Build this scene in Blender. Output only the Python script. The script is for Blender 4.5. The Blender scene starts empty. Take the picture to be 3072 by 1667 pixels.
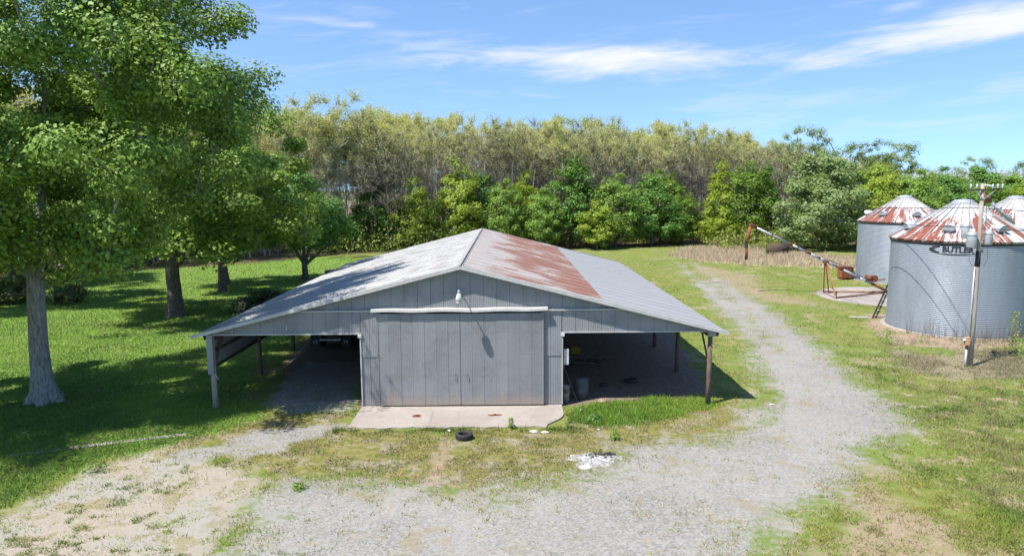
import bpy, math, random
import numpy as np
from mathutils import Vector, Matrix

# ------------------------------------------------------------------ camera, sky, sun, exposure
S = bpy.context.scene
COL = S.collection
R = math.radians

cam_d = bpy.data.cameras.new('camera')
cam_d.sensor_width = 36.0
cam_d.lens = 24.38
cam_d.clip_start = 0.1
cam_d.clip_end = 6000
cam = bpy.data.objects.new('camera', cam_d)
COL.objects.link(cam)
cam.matrix_world = Matrix.Translation((0, 0, 8.4)) @ Matrix.Rotation(R(90 - 7.3066), 4, 'X') @ Matrix.Rotation(-0.0059, 4, 'Z')
S.camera = cam

SUN = Vector((-1.0, -0.66, 1.92)).normalized()          # towards the sun
sun_el = math.asin(SUN.z)
sun_az = math.atan2(SUN.x, SUN.y)

S.view_settings.view_transform = 'Standard'
S.view_settings.look = 'None'
S.view_settings.gamma = 1.0
S.view_settings.exposure = 1.05
S.view_settings.use_curve_mapping = False
S.cycles.max_bounces = 6
S.cycles.diffuse_bounces = 3
S.cycles.glossy_bounces = 2
S.cycles.transmission_bounces = 3
S.cycles.use_light_tree = False

sl = bpy.data.lights.new('sun', 'SUN')
sl.energy = 4.2
sl.angle = R(0.53)
sl.color = (1.0, 0.95, 0.875)
so = bpy.data.objects.new('sun', sl)
COL.objects.link(so)
so.rotation_euler = (-SUN).to_track_quat('-Z', 'Y').to_euler()
so.location = SUN * 60


class NT:
    """small helper that writes node trees"""
    def __init__(s, tree):
        s.t = tree
        s.n = tree.nodes
        s.l = tree.links

    def add(s, typ, **kw):
        nd = s.n.new(typ)
        for k, v in kw.items():
            setattr(nd, k, v)
        return nd

    def put(s, sock, v):
        if v is None:
            return
        if hasattr(v, 'is_output'):
            s.l.new(v, sock)
        else:
            if isinstance(v, tuple) and len(v) == 3 and sock.type == 'RGBA':
                v = v + (1.0,)
            sock.default_value = v

    def math(s, op, a, b=None, c=None, clamp=False):
        m = s.add('ShaderNodeMath', operation=op, use_clamp=clamp)
        s.put(m.inputs[0], a)
        s.put(m.inputs[1], b)
        s.put(m.inputs[2], c)
        return m.outputs[0]

    def mix(s, f, a, b, blend='MIX'):
        m = s.add('ShaderNodeMix', data_type='RGBA', blend_type=blend)
        s.put(m.inputs['Factor'], f)
        s.put(m.inputs[6], a)
        s.put(m.inputs[7], b)
        return m.outputs[2]

    def noise(s, vec, scale, detail=3.0, rough=0.55, dist=0.0, color=False):
        m = s.add('ShaderNodeTexNoise')
        s.put(m.inputs['Vector'], vec)
        s.put(m.inputs['Scale'], scale)
        s.put(m.inputs['Detail'], detail)
        s.put(m.inputs['Roughness'], rough)
        s.put(m.inputs['Distortion'], dist)
        return m.outputs['Color' if color else 'Fac']

    def vor(s, vec, scale, out='Distance', feature='F1'):
        m = s.add('ShaderNodeTexVoronoi', feature=feature)
        s.put(m.inputs['Vector'], vec)
        s.put(m.inputs['Scale'], scale)
        return m.outputs[out]

    def step(s, v, lo, hi, a=0.0, b=1.0):
        m = s.add('ShaderNodeMapRange', interpolation_type='SMOOTHSTEP')
        s.put(m.inputs[0], v)
        s.put(m.inputs[1], lo)
        s.put(m.inputs[2], hi)
        s.put(m.inputs[3], a)
        s.put(m.inputs[4], b)
        return m.outputs[0]

    def mapping(s, vec, scale=(1, 1, 1), loc=(0, 0, 0), rot=(0, 0, 0)):
        m = s.add('ShaderNodeMapping')
        s.put(m.inputs['Vector'], vec)
        m.inputs['Location'].default_value = loc
        m.inputs['Rotation'].default_value = rot
        m.inputs['Scale'].default_value = scale
        return m.outputs[0]

    def coord(s, out='Object'):
        return s.add('ShaderNodeTexCoord').outputs[out]

    def pos(s):
        return s.add('ShaderNodeNewGeometry').outputs['Position']

    def island(s):
        return s.add('ShaderNodeNewGeometry').outputs['Random Per Island']

    def objrand(s):
        return s.add('ShaderNodeObjectInfo').outputs['Random']

    def bump(s, h, strength=0.5, dist=0.02):
        m = s.add('ShaderNodeBump')
        m.inputs['Strength'].default_value = strength
        m.inputs['Distance'].default_value = dist
        s.put(m.inputs['Height'], h)
        return m.outputs[0]


# ---- world
W = bpy.data.worlds.new('World')
S.world = W
W.use_nodes = True
W.cycles.sampling_method = 'MANUAL'
W.cycles.sample_map_resolution = 512
w = NT(W.node_tree)
w.n.clear()
sky = w.add('ShaderNodeTexSky', sky_type='NISHITA', sun_disc=False)
sky.sun_elevation = sun_el
sky.sun_rotation = sun_az
sky.altitude = 100
sky.air_density = 1.0
sky.dust_density = 0.0
sky.ozone_density = 4.0
dvec = w.coord('Generated')
sep = w.add('ShaderNodeSeparateXYZ')
clr = w.add('ShaderNodeVectorMath', operation='ADD')
w.put(clr.inputs[0], dvec)
clr.inputs[1].default_value = (0, 0, .145)               # clear dry air: little whitening at the horizon
w.l.new(clr.outputs[0], sky.inputs[0])
w.put(sep.inputs[0], dvec)
az = w.math('ARCTAN2', sep.outputs[0], sep.outputs[1])
el = w.math('ARCSINE', sep.outputs[2])
cmb = w.add('ShaderNodeCombineXYZ')
w.put(cmb.inputs[0], az)
w.put(cmb.inputs[1], w.math('SUBTRACT', el, w.math('MULTIPLY', az, 0.06)))
wv = cmb.outputs[0]
wisp = w.noise(w.mapping(wv, (4.5, 34, 1)), 1.0, 7.0, 0.62, 0.7)
wisp2 = w.noise(w.mapping(wv, (14, 60, 1), (3.1, 1.7, 0)), 1.0, 5.0, 0.6, 0.5)
veil = w.noise(w.mapping(wv, (2.2, 7, 1), (1.3, 4.2, 0)), 1.0, 4.0, 0.55, 0.3)
# cirrus banks: (azimuth, elevation, half width, half height, slant, amount)
banks = [(0.12, 0.172, 0.30, 0.026, -0.02, 1.15), (0.02, 0.183, 0.10, 0.026, -0.05, 0.55), (0.42, 0.158, 0.13, 0.018, -0.02, 0.75),
         (0.60, 0.186, 0.20, 0.026, 0.10, 1.25), (0.66, 0.25, 0.12, 0.040, 0.12, 1.1), (-0.22, 0.218, 0.12, 0.010, -0.02, 0.75), (0.50, 0.215, 0.05, 0.02, 0.25, 0.6),
         (-0.10, 0.243, 0.12, 0.011, -0.04, 0.65), (-0.37, 0.26, 0.09, 0.016, -0.02, 0.65), (0.44, 0.25, 0.05, 0.013, -0.1, 0.5), (0.06, 0.125, 0.07, 0.007, -0.12, 0.5),
         (0.30, 0.272, 0.09, 0.008, 0.0, 0.5)]
tot = None
for (ca, ce, ha, he, sl_, am) in banks:
    da = w.math('SUBTRACT', az, ca)
    de = w.math('SUBTRACT', w.math('SUBTRACT', el, ce), w.math('MULTIPLY', da, sl_))
    q = w.math('ADD', w.math('POWER', w.math('ABSOLUTE', w.math('DIVIDE', da, ha)), 2.0),
               w.math('POWER', w.math('ABSOLUTE', w.math('DIVIDE', de, he)), 2.0))
    g = w.math('MULTIPLY', w.math('POWER', 2.718, w.math('MULTIPLY', q, -1.0)), am)
    tot = g if tot is None else w.math('MAXIMUM', tot, g)
wsum = w.math('ADD', w.math('MULTIPLY', wisp, 0.75), w.math('MULTIPLY', wisp2, 0.25))
bank = w.step(w.math('ADD', w.math('MULTIPLY', tot, 0.55), w.math('MULTIPLY', w.math('SUBTRACT', wsum, 0.5), 1.6)), 0.17, 0.76)
bank = w.math('MULTIPLY', bank, w.step(tot, 0.03, 0.35))
high = w.math('MULTIPLY', w.step(el, 0.30, 0.50), w.step(w.math('MULTIPLY', wisp, veil), 0.30, 0.42))
faint = w.math('MULTIPLY', w.step(w.math('MULTIPLY', wisp, veil), 0.25, 0.42), 0.30)
cl = w.math('MAXIMUM', w.math('MAXIMUM', bank, w.math('MULTIPLY', high, 0.5)), faint, clamp=True)
bg = w.add('ShaderNodeBackground')
hsv = w.add('ShaderNodeHueSaturation')
w.put(hsv.inputs['Color'], sky.outputs[0])
hsv.inputs['Saturation'].default_value = 1.0
tint = w.mix(1.0, hsv.outputs[0], (.97, 1.01, 1.03), 'MULTIPLY')
skc = w.mix(w.math('MULTIPLY', cl, 0.9), tint, (4.2, 4.22, 4.25))
w.put(bg.inputs['Color'], skc)
bg.inputs['Strength'].default_value = 0.118
wo = w.add('ShaderNodeOutputWorld')
w.l.new(bg.outputs[0], wo.inputs[0])

# ------------------------------------------------------------------ mesh helpers
rng = np.random.default_rng(11)
random.seed(5)


def fast_mesh(name, V, F, mat=None, smooth=False, col=None):
    """V (n,3), F (m,k) arrays"""
    V = np.asarray(V, dtype=np.float32)
    F = np.asarray(F, dtype=np.int32)
    me = bpy.data.meshes.new(name)
    m, k = F.shape
    me.vertices.add(len(V))
    me.vertices.foreach_set('co', V.ravel())
    me.loops.add(m * k)
    me.loops.foreach_set('vertex_index', F.ravel())
    me.polygons.add(m)
    me.polygons.foreach_set('loop_start', np.arange(0, m * k, k, dtype=np.int32))
    try:
        me.polygons.foreach_set('loop_total', np.full(m, k, dtype=np.int32))
    except Exception:
        pass
    if smooth:
        me.polygons.foreach_set('use_smooth', np.ones(m, dtype=bool))
    if col is not None:
        at = me.color_attributes.new('Col', 'FLOAT_COLOR', 'POINT')
        c4 = np.ones((len(V), 4), dtype=np.float32)
        c4[:, :col.shape[1]] = col
        at.data.foreach_set('color', c4.ravel())
    me.update(calc_edges=True)
    if mat:
        me.materials.append(mat)
    return me


def link(name, me, parent=None, loc=None, rot=None):
    o = bpy.data.objects.new(name, me)
    COL.objects.link(o)
    if parent is not None:
        o.parent = parent
    if loc is not None:
        o.location = loc
    if rot is not None:
        o.rotation_euler = rot
    return o


def tag(o, label=None, cat=None, group=None, kind=None):
    if label:
        o['label'] = label
    if cat:
        o['category'] = cat
    if group:
        o['group'] = group
    if kind:
        o['kind'] = kind
    return o


def thing(name, label, cat, loc=(0, 0, 0), rz=0.0, group=None):
    return tag(link(name, None, None, loc, (0, 0, rz)), label, cat, group)


class MB:
    """collects shapes into one mesh"""
    def __init__(s):
        s.v = []
        s.f = []

    def add(s, V, F):
        o = len(s.v)
        s.v += [tuple(p) for p in V]
        s.f += [tuple(i + o for i in f) for f in F]
        return s

    def box(s, c, d, rot=None, bev=0.0):
        x, y, z = d[0] / 2, d[1] / 2, d[2] / 2
        if bev <= 0:
            V = [(-x, -y, -z), (x, -y, -z), (x, y, -z), (-x, y, -z), (-x, -y, z), (x, -y, z), (x, y, z), (-x, y, z)]
            F = [(0, 3, 2, 1), (4, 5, 6, 7), (0, 1, 5, 4), (1, 2, 6, 5), (2, 3, 7, 6), (3, 0, 4, 7)]
        else:
            b = min(bev, x * .9, y * .9, z * .9)
            V = []
            for (zz, ins) in ((-z, b), (-z + b, 0), (z - b, 0), (z, b)):
                xx, yy = x - ins, y - ins
                V += [(-xx, -yy, zz), (xx, -yy, zz), (xx, yy, zz), (-xx, yy, zz)]
            F = [(3, 2, 1, 0), (12, 13, 14, 15)]
            for k in range(3):
                for i in range(4):
                    j = (i + 1) % 4
                    F.append((k * 4 + i, k * 4 + j, k * 4 + 4 + j, k * 4 + 4 + i))
        M = Matrix.Rotation(rot, 3, 'Z') if isinstance(rot, (int, float)) else rot
        if M is not None:
            V = [tuple(M @ Vector(p)) for p in V]
        return s.add([(p[0] + c[0], p[1] + c[1], p[2] + c[2]) for p in V], F)

    def beam(s, a, b, w_, h_):
        """rectangular bar from a to b"""
        a, b = Vector(a), Vector(b)
        d = b - a
        L = d.length
        d.normalize()
        up = Vector((0, 0, 1)) if abs(d.z) < .95 else Vector((0, 1, 0))
        sd = d.cross(up).normalized()
        u = sd.cross(d)
        V = []
        for p in (a, b):
            for (i, j) in ((-1, -1), (1, -1), (1, 1), (-1, 1)):
                V.append(p + sd * (w_ / 2 * i) + u * (h_ / 2 * j))
        return s.add(V, [(3, 2, 1, 0), (4, 5, 6, 7), (0, 1, 5, 4), (1, 2, 6, 5), (2, 3, 7, 6), (3, 0, 4, 7)])

    def tube(s, pts, rad, n=8, cap=True):
        pts = [Vector(p) for p in pts]
        if not isinstance(rad, (list, tuple)):
            rad = [rad] * len(pts)
        V, F = [], []
        prev = None
        for i, p in enumerate(pts):
            d = (pts[min(i + 1, len(pts) - 1)] - pts[max(i - 1, 0)]).normalized()
            if prev is None:
                up = Vector((0, 0, 1)) if abs(d.z) < .9 else Vector((1, 0, 0))
                sd = d.cross(up).normalized()
            else:
                sd = (prev - d * prev.dot(d)).normalized()
            prev = sd
            u = d.cross(sd)
            for k in range(n):
                a = 2 * math.pi * k / n
                V.append(p + (sd * math.cos(a) + u * math.sin(a)) * rad[i])
        for i in range(len(pts) - 1):
            for k in range(n):
                j = (k + 1) % n
                F.append((i * n + k, i * n + j, (i + 1) * n + j, (i + 1) * n + k))
        if cap:
            F.append(tuple(range(n - 1, -1, -1)))
            F.append(tuple(range((len(pts) - 1) * n, len(pts) * n)))
        return s.add(V, F)

    def lathe(s, prof, n=24, c=(0, 0, 0), closed=False, a0=0.0, a1=None):
        """prof: (r, z) list, spun about z at c"""
        full = a1 is None
        a1 = 2 * math.pi if full else a1
        V, F = [], []
        m = len(prof)
        cnt = n if full else n + 1
        for k in range(cnt):
            a = a0 + (a1 - a0) * k / n
            ca, sa = math.cos(a), math.sin(a)
            for (r, z) in prof:
                V.append((c[0] + r * ca, c[1] + r * sa, c[2] + z))
        for k in range(n):
            k2 = (k + 1) % cnt
            rr = range(m) if closed else range(m - 1)
            for i in rr:
                j = (i + 1) % m
                F.append((k * m + i, k2 * m + i, k2 * m + j, k * m + j))
        return s.add(V, F)

    def disc(s, r, z, n=24, c=(0, 0)):
        V = [(c[0] + r * math.cos(2 * math.pi * k / n), c[1] + r * math.sin(2 * math.pi * k / n), z) for k in range(n)]
        return s.add(V, [tuple(range(n))])

    def mesh(s, name, mat=None, smooth=False):
        me = bpy.data.meshes.new(name)
        me.from_pydata([tuple(p) for p in s.v], [], s.f)
        if smooth:
            me.polygons.foreach_set('use_smooth', np.ones(len(me.polygons), dtype=bool))
        me.update()
        if mat:
            me.materials.append(mat)
        return me

    def build(s, name, mat, parent=None, smooth=False, loc=None, rot=None):
        return link(name, s.mesh(name, mat, smooth), parent, loc, rot)


# ------------------------------------------------------------------ materials
MATS = {}


def material(name):
    m = bpy.data.materials.new(name)
    m.use_nodes = True
    t = NT(m.node_tree)
    bs = t.n['Principled BSDF']
    MATS[name] = m
    return m, t, bs


def simple(name, c1, c2=None, rough=0.7, metal=0.0, scale=6.0, stretch=(1, 1, 1), bump=0.0, spec=0.4, coord='Object', objvar=0.0):
    m, t, bs = material(name)
    v = t.mapping(t.coord(coord), stretch)
    n = t.noise(v, scale, 5.0, 0.6)
    c = t.mix(t.step(n, 0.32, 0.68), c1, c2 or tuple(x * .6 for x in c1))
    if objvar:
        ob = t.objrand()
        c = t.mix(t.math('MULTIPLY', ob, objvar), c, tuple(x * .45 for x in c1))
    t.put(bs.inputs['Base Color'], c)
    bs.inputs['Roughness'].default_value = rough
    bs.inputs['Metallic'].default_value = metal
    bs.inputs['Specular IOR Level'].default_value = spec
    if bump:
        t.put(bs.inputs['Normal'], t.bump(t.noise(v, scale * 4, 4.0), bump, 0.02))
    return m


M_POST = simple('weathered_post_wood', (.17, .125, .09), (.085, .055, .04), .85, 0, 5, (6, 6, .7), .3)
M_GREYWOOD = simple('grey_pole_wood', (.40, .36, .31), (.22, .19, .16), .85, 0, 5, (9, 9, .5), .3)
M_DARKWOOD = simple('dark_frame_wood', (.09, .065, .045), (.045, .032, .024), .85, 0, 5, (2, 2, 2), .2)
M_LUMBER = simple('scrap_lumber', (.22, .18, .14), (.09, .07, .055), .85, 0, 4, (1, 1, 1), .2, objvar=.6)
M_WHITE = simple('white_painted_metal', (.56, .555, .54), (.44, .435, .41), .5, 0, 5)
M_BLACK = simple('black_rubber', (.022, .022, .023), (.04, .038, .036), .75, 0, 14, bump=.2)
M_DARK = simple('dark_steel', (.03, .03, .032), (.05, .045, .04), .6, .2, 6)
M_RED = simple('red_lens', (.5, .02, .02), (.42, .02, .02), .3, 0, 3)
M_YELLOW = simple('yellow_plastic', (.32, .21, .015), (.25, .16, .012), .5, 0, 3)
M_GREYPLASTIC = simple('chalky_grey_plastic', (.09, .091, .093), (.05, .05, .051), .6, 0, 3.2)
M_RUST = simple('rusty_steel', (.20, .07, .032), (.10, .036, .02), .85, .1, 5, bump=.3)
M_RUSTORANGE = simple('orange_rust', (.30, .105, .04), (.17, .06, .028), .85, .1, 5, bump=.3)
M_YELLOWRUST = simple('faded_yellow_frame', (.38, .20, .06), (.20, .07, .03), .8, .1, 4)
M_BLACKMARK = simple('black_paint_mark', (.02, .022, .026), (.035, .036, .04), .6, 0, 20)
M_INSUL = simple('white_porcelain', (.7, .72, .75), (.5, .52, .55), .3, 0, 8)
M_GREYPAINT = simple('grey_enamel', (.40, .42, .44), (.30, .315, .33), .4, .1, 4)
M_CONDUIT = simple('galvanised_conduit', (.45, .48, .47), (.34, .36, .36), .5, .4, 4)
M_STONE = simple('brown_stone', (.35, .24, .17), (.22, .15, .11), .9, 0, 3, bump=.4)
M_PALESTONE = simple('pale_concrete_chunk', (.5, .46, .42), (.36, .32, .29), .9, 0, 5, bump=.4)
M_CYAN = simple('pale_ribbon', (.6, .75, .8), (.5, .66, .72), .6)
M_ORANGEBOX = simple('tan_meter_box', (.52, .33, .18), (.4, .24, .12), .6, 0, 4)


def galv(name, base, dark, rough=.45, metal=.35, streak=(5, 5, .45), grime=.35, objvar=.25, dirt=0.0, rustx=0.0, marks=False):
    """galvanised sheet: spangle, vertical streaks, sheet to sheet change"""
    m, t, bs = material(name)
    v = t.coord('Object')
    st = t.noise(t.mapping(v, streak), 1.0, 6.0, .62)
    bl = t.noise(v, .8, 4.0, .6)
    sp = t.noise(v, 28.0, 3.0, .6)
    c = t.mix(t.step(st, .35, .72), base, dark)
    c = t.mix(t.math('MULTIPLY', t.step(bl, .42, .7), grime), c, tuple(x * .62 for x in base))
    c = t.mix(t.math('MULTIPLY', t.step(sp, .35, .7), .16), c, tuple(min(1, x * 1.5) for x in base))
    c = t.mix(t.math('MULTIPLY', t.math('SUBTRACT', t.objrand(), .25), objvar), c, tuple(x * .58 for x in base))
    if dirt:
        sz = t.add('ShaderNodeSeparateXYZ')
        t.put(sz.inputs[0], v)
        dz = t.math('MULTIPLY', t.step(t.math('ADD', sz.outputs[2], t.math('MULTIPLY', t.math('SUBTRACT', st, .5), 1.2)), 0.0, .7, 1, 0), dirt)
        c = t.mix(dz, c, (.30, .235, .175))
    if marks:
        # rows of nails over the girts and the faint print of the cross braces behind the sheets
        sz = t.add('ShaderNodeSeparateXYZ')
        t.put(sz.inputs[0], v)
        nn = t.noise(t.mapping(v, (16, 1, 3)), 1.0, 3.0, .6)
        for z_ in (.45, 1.25, 2.1, 2.95):
            ln = t.step(t.math('ABSOLUTE', t.math('SUBTRACT', sz.outputs[2], z_)), .008, .03, 1, 0)
            c = t.mix(t.math('MULTIPLY', t.math('MULTIPLY', ln, t.step(nn, .45, .6)), .4), c, (.16, .13, .11))
        xa = t.math('DIVIDE', t.math('ABSOLUTE', t.math('SUBTRACT', t.math('ABSOLUTE', t.math('ADD', sz.outputs[0], .04)), 1.6)), 1.59)
        za = t.math('DIVIDE', t.math('ABSOLUTE', t.math('SUBTRACT', sz.outputs[2], 1.9)), 1.8)
        dg = t.step(t.math('ABSOLUTE', t.math('SUBTRACT', xa, za)), .03, .07, 1, 0)
        c = t.mix(t.math('MULTIPLY', t.math('MULTIPLY', dg, t.step(bl, .3, .6)), .22), c, (.20, .17, .15))
    if rustx:
        rs = t.noise(t.mapping(v, (9, 9, .7), (3, 1, 2)), 1.0, 5.0, .6)
        c = t.mix(t.math('MULTIPLY', t.step(rs, .68, .8), rustx), c, (.2, .10, .06))
    t.put(bs.inputs['Base Color'], c)
    t.put(bs.inputs['Roughness'], t.step(bl, .3, .7, rough - .08, rough + .15))
    bs.inputs['Metallic'].default_value = metal
    t.put(bs.inputs['Normal'], t.bump(t.noise(v, 3.0, 3.0), .12, .03))
    return m


M_WALL = galv('galvanised_wall', (.255, .263, .27), (.228, .235, .243), .55, .15, grime=.55, dirt=.4, rustx=.4)
M_DOOR = galv('galvanised_door', (.243, .25, .257), (.216, .222, .229), .55, .15, (3, 3, .3), .65, .35, dirt=.8, rustx=.6, marks=True)
M_TRIM = galv('pale_trim', (.47, .46, .44), (.38, .37, .355), .55, .1)
M_SHEDROOF = galv('grey_shed_roof', (.30, .303, .302), (.265, .268, .268), .6, .1, (1, 6, 1), .2, .12)
M_BINWALL = galv('bin_wall_steel', (.26, .295, .335), (.215, .245, .28), .5, .22, (1.3, 1.3, .25), .22, .1)
M_VENT = galv('vent_steel', (.45, .475, .50), (.36, .38, .41), .5, .3)
M_RIB = galv('rib_steel', (.42, .42, .42), (.30, .285, .28), .5, .2)


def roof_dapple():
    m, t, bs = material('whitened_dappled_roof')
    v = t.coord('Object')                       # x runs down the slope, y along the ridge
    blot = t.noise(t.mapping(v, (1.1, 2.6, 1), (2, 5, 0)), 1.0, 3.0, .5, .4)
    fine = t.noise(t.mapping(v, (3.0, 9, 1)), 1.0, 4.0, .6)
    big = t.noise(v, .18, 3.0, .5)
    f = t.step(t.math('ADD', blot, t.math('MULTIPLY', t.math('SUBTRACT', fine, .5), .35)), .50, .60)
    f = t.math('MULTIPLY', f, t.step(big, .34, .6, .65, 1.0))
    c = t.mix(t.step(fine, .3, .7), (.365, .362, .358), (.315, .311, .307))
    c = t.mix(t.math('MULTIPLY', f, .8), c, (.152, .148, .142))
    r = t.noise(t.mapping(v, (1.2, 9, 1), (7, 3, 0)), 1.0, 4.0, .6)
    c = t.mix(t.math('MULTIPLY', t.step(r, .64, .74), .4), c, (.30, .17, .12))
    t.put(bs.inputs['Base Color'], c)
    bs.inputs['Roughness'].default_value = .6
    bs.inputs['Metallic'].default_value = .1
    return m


def roof_rust():
    m, t, bs = material('rust_streaked_roof')
    v = t.coord('Object')
    big = t.noise(t.mapping(v, (.45, .33, 1), (1.3, .4, 0)), 1.0, 3.0, .55, .3)
    st = t.noise(t.mapping(v, (.7, 4.5, 1)), 1.0, 5.0, .62)
    fine = t.noise(t.mapping(v, (.7, 11, 1)), 1.0, 3.0, .65)
    sx = t.add('ShaderNodeSeparateXYZ')
    t.put(sx.inputs[0], v)
    # wear: more rust lower on the slope
    low = t.step(sx.outputs[0], .2, 3.2, -.13, .07)
    k = t.math('ADD', t.math('ADD', t.math('MULTIPLY', big, .85), t.math('MULTIPLY', st, .75)), t.math('ADD', low, t.math('MULTIPLY', t.math('SUBTRACT', fine, .5), .55)))
    f = t.step(k, .72, .86)
    c = t.mix(t.step(fine, .3, .7), (.36, .33, .31), (.29, .262, .245))
    rc = t.mix(t.step(st, .35, .65), (.23, .108, .08), (.16, .068, .048))
    c = t.mix(t.math('MULTIPLY', f, .92), c, rc)
    t.put(bs.inputs['Base Color'], c)
    t.put(bs.inputs['Roughness'], t.step(f, 0, 1, .55, .9))
    bs.inputs['Metallic'].default_value = .05
    return m


M_DAPPLE = roof_dapple()
M_RUSTROOF = roof_rust()


def bin_roof():
    m, t, bs = material('bin_roof_rust')
    v = t.coord('Object')                       # x runs down the panel from the peak, y across
    ob = t.add('ShaderNodeObjectInfo').outputs['Random']
    cb = t.add('ShaderNodeCombineXYZ')
    t.put(cb.inputs[0], t.math('MULTIPLY', ob, 37.0))
    t.put(cb.inputs[1], t.math('MULTIPLY', ob, 91.0))
    va = t.add('ShaderNodeVectorMath', operation='ADD')
    t.put(va.inputs[0], v)
    t.put(va.inputs[1], cb.outputs[0])
    vv = va.outputs[0]
    n1 = t.noise(t.mapping(vv, (.35, 3.4, 1)), 1.0, 5.0, .62, .2)
    n2 = t.noise(t.mapping(vv, (2.2, 9, 1)), 1.0, 4.0, .6)
    sx = t.add('ShaderNodeSeparateXYZ')
    t.put(sx.inputs[0], v)
    lo = t.step(sx.outputs[0], .7, 1.9, -.22, .06)
    k = t.math('ADD', t.math('ADD', n1, lo), t.math('ADD', t.math('MULTIPLY', t.math('SUBTRACT', n2, .5), .35), t.math('MULTIPLY', t.math('SUBTRACT', ob, .5), .26)))
    f = t.step(k, .475, .545)
    c = t.mix(t.step(n2, .3, .7), (.50, .49, .475), (.39, .375, .365))
    rc = t.mix(t.step(n2, .35, .65), (.25, .082, .05), (.165, .05, .033))
    c = t.mix(f, c, rc)
    t.put(bs.inputs['Base Color'], c)
    t.put(bs.inputs['Roughness'], t.step(f, 0, 1, .5, .9))
    bs.inputs['Metallic'].default_value = .1
    return m


M_BINROOF = bin_roof()


def concrete(name, c1, c2, stain):
    m, t, bs = material(name)
    v = t.pos()
    a = t.noise(v, .55, 5.0, .6, .3)
    b = t.noise(v, 7.0, 5.0, .65)
    c = t.mix(t.step(a, .35, .65), c1, c2)
    c = t.mix(t.math('MULTIPLY', t.step(b, .4, .75), .3), c, tuple(x * .7 for x in c2))
    s_ = t.noise(t.mapping(v, (1, 1, 1), (9, 4, 0)), 1.4, 4.0, .6)
    c = t.mix(t.math('MULTIPLY', t.step(s_, .6, .72), .55), c, stain)
    cr = t.vor(v, .55, 'Distance', 'DISTANCE_TO_EDGE')
    c = t.mix(t.math('MULTIPLY', t.step(cr, 0.0, .012, 1, 0), .35), c, (.12, .1, .085))
    t.put(bs.inputs['Base Color'], c)
    bs.inputs['Roughness'].default_value = .9
    t.put(bs.inputs['Normal'], t.bump(b, .35, .01))
    return m


M_SLAB = concrete('pale_concrete', (.335, .297, .262), (.28, .242, .212), (.25, .175, .13))
M_PAD = concrete('weathered_concrete', (.34, .30, .265), (.23, .205, .185), (.2, .17, .14))
M_KERB = concrete('kerb_concrete', (.42, .38, .34), (.3, .27, .24), (.26, .2, .14))


def leafmat(name, c1, c2, c3, trans=.35, rough=.55):
    """leaves: colour differs from leaf to leaf and tree to tree, light passes through"""
    m, t, bs = material(name)
    r = t.island()
    c = t.mix(r, c1, c2)
    n = t.noise(t.coord('Object'), .55, 2.0)
    c = t.mix(t.math('MULTIPLY', t.step(n, .4, .65), .7), c, c3)
    c = t.mix(t.math('MULTIPLY', t.objrand(), .25), c, tuple(x * 1.25 for x in c2))
    t.put(bs.inputs['Base Color'], c)
    bs.inputs['Roughness'].default_value = rough
    bs.inputs['Specular IOR Level'].default_value = .35
    tr = t.add('ShaderNodeBsdfTranslucent')
    t.put(tr.inputs[0], t.mix(.5, c, (c2[0] * 1.6, c2[1] * 1.5, c2[2] * .8)))
    mx = t.add('ShaderNodeMixShader')
    mx.inputs[0].default_value = trans
    t.l.new(bs.outputs[0], mx.inputs[1])
    t.l.new(tr.outputs[0], mx.inputs[2])
    t.l.new(mx.outputs[0], t.n['Material Output'].inputs[0])
    return m


L_OAK = leafmat('oak_leaf', (0.072, 0.15, 0.02), (0.205, 0.31, 0.044), (0.155, 0.255, 0.029), 0.22)
L_OAK2 = leafmat('oak_leaf_fresh', (0.082, 0.165, 0.02), (0.22, 0.325, 0.044), (0.17, 0.265, 0.029), 0.24)
L_MID = leafmat('mid_green_leaf', (0.115, 0.205, 0.03), (0.2, 0.31, 0.048), (0.155, 0.255, 0.03), 0.32)
L_LIME = leafmat('lime_leaf', (0.19, 0.28, 0.032), (0.3, 0.38, 0.045), (0.24, 0.325, 0.033), 0.35)
L_GREY = leafmat('grey_green_leaf', (0.14, 0.21, 0.07), (0.235, 0.31, 0.11), (0.175, 0.25, 0.08), 0.3)
L_DARK = leafmat('deep_green_leaf', (0.06, 0.145, 0.024), (0.125, 0.245, 0.038), (0.09, 0.19, 0.026), 0.22)
L_BUD = leafmat('spring_bud', (0.41, 0.43, 0.14), (0.53, 0.54, 0.19), (0.46, 0.42, 0.18), 0.4)
L_BUD2 = leafmat('pale_bud', (0.38, 0.42, 0.16), (0.49, 0.52, 0.21), (0.43, 0.43, 0.19), 0.4)
L_SHRUB = leafmat('dark_shrub_leaf', (.03, .05, .022), (.055, .085, .03), (.05, .05, .03), .15)
L_PHOT = leafmat('bush_leaf', (.06, .12, .03), (.12, .18, .05), (.22, .14, .07), .25)
L_UNDER = leafmat('undergrowth_leaf', (0.13, 0.2, 0.03), (0.25, 0.31, 0.055), (0.22, 0.22, 0.08), 0.3)
M_BARK = simple('grey_bark', (.33, .325, .30), (.15, .14, .12), .9, 0, 3.2, (5, 5, 1), .6)
M_BARK2 = simple('brown_bark', (.15, .125, .10), (.06, .05, .04), .9, 0, 3.2, (5, 5, 1), .5)
M_BAREWOOD = simple('dark_bare_bark', (.19, .165, .14), (.10, .085, .07), .9, 0, 1.0)
M_TWIG = simple('twig_bark', (.47, .43, .37), (.34, .305, .26), .9, 0, 1.0)


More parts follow.
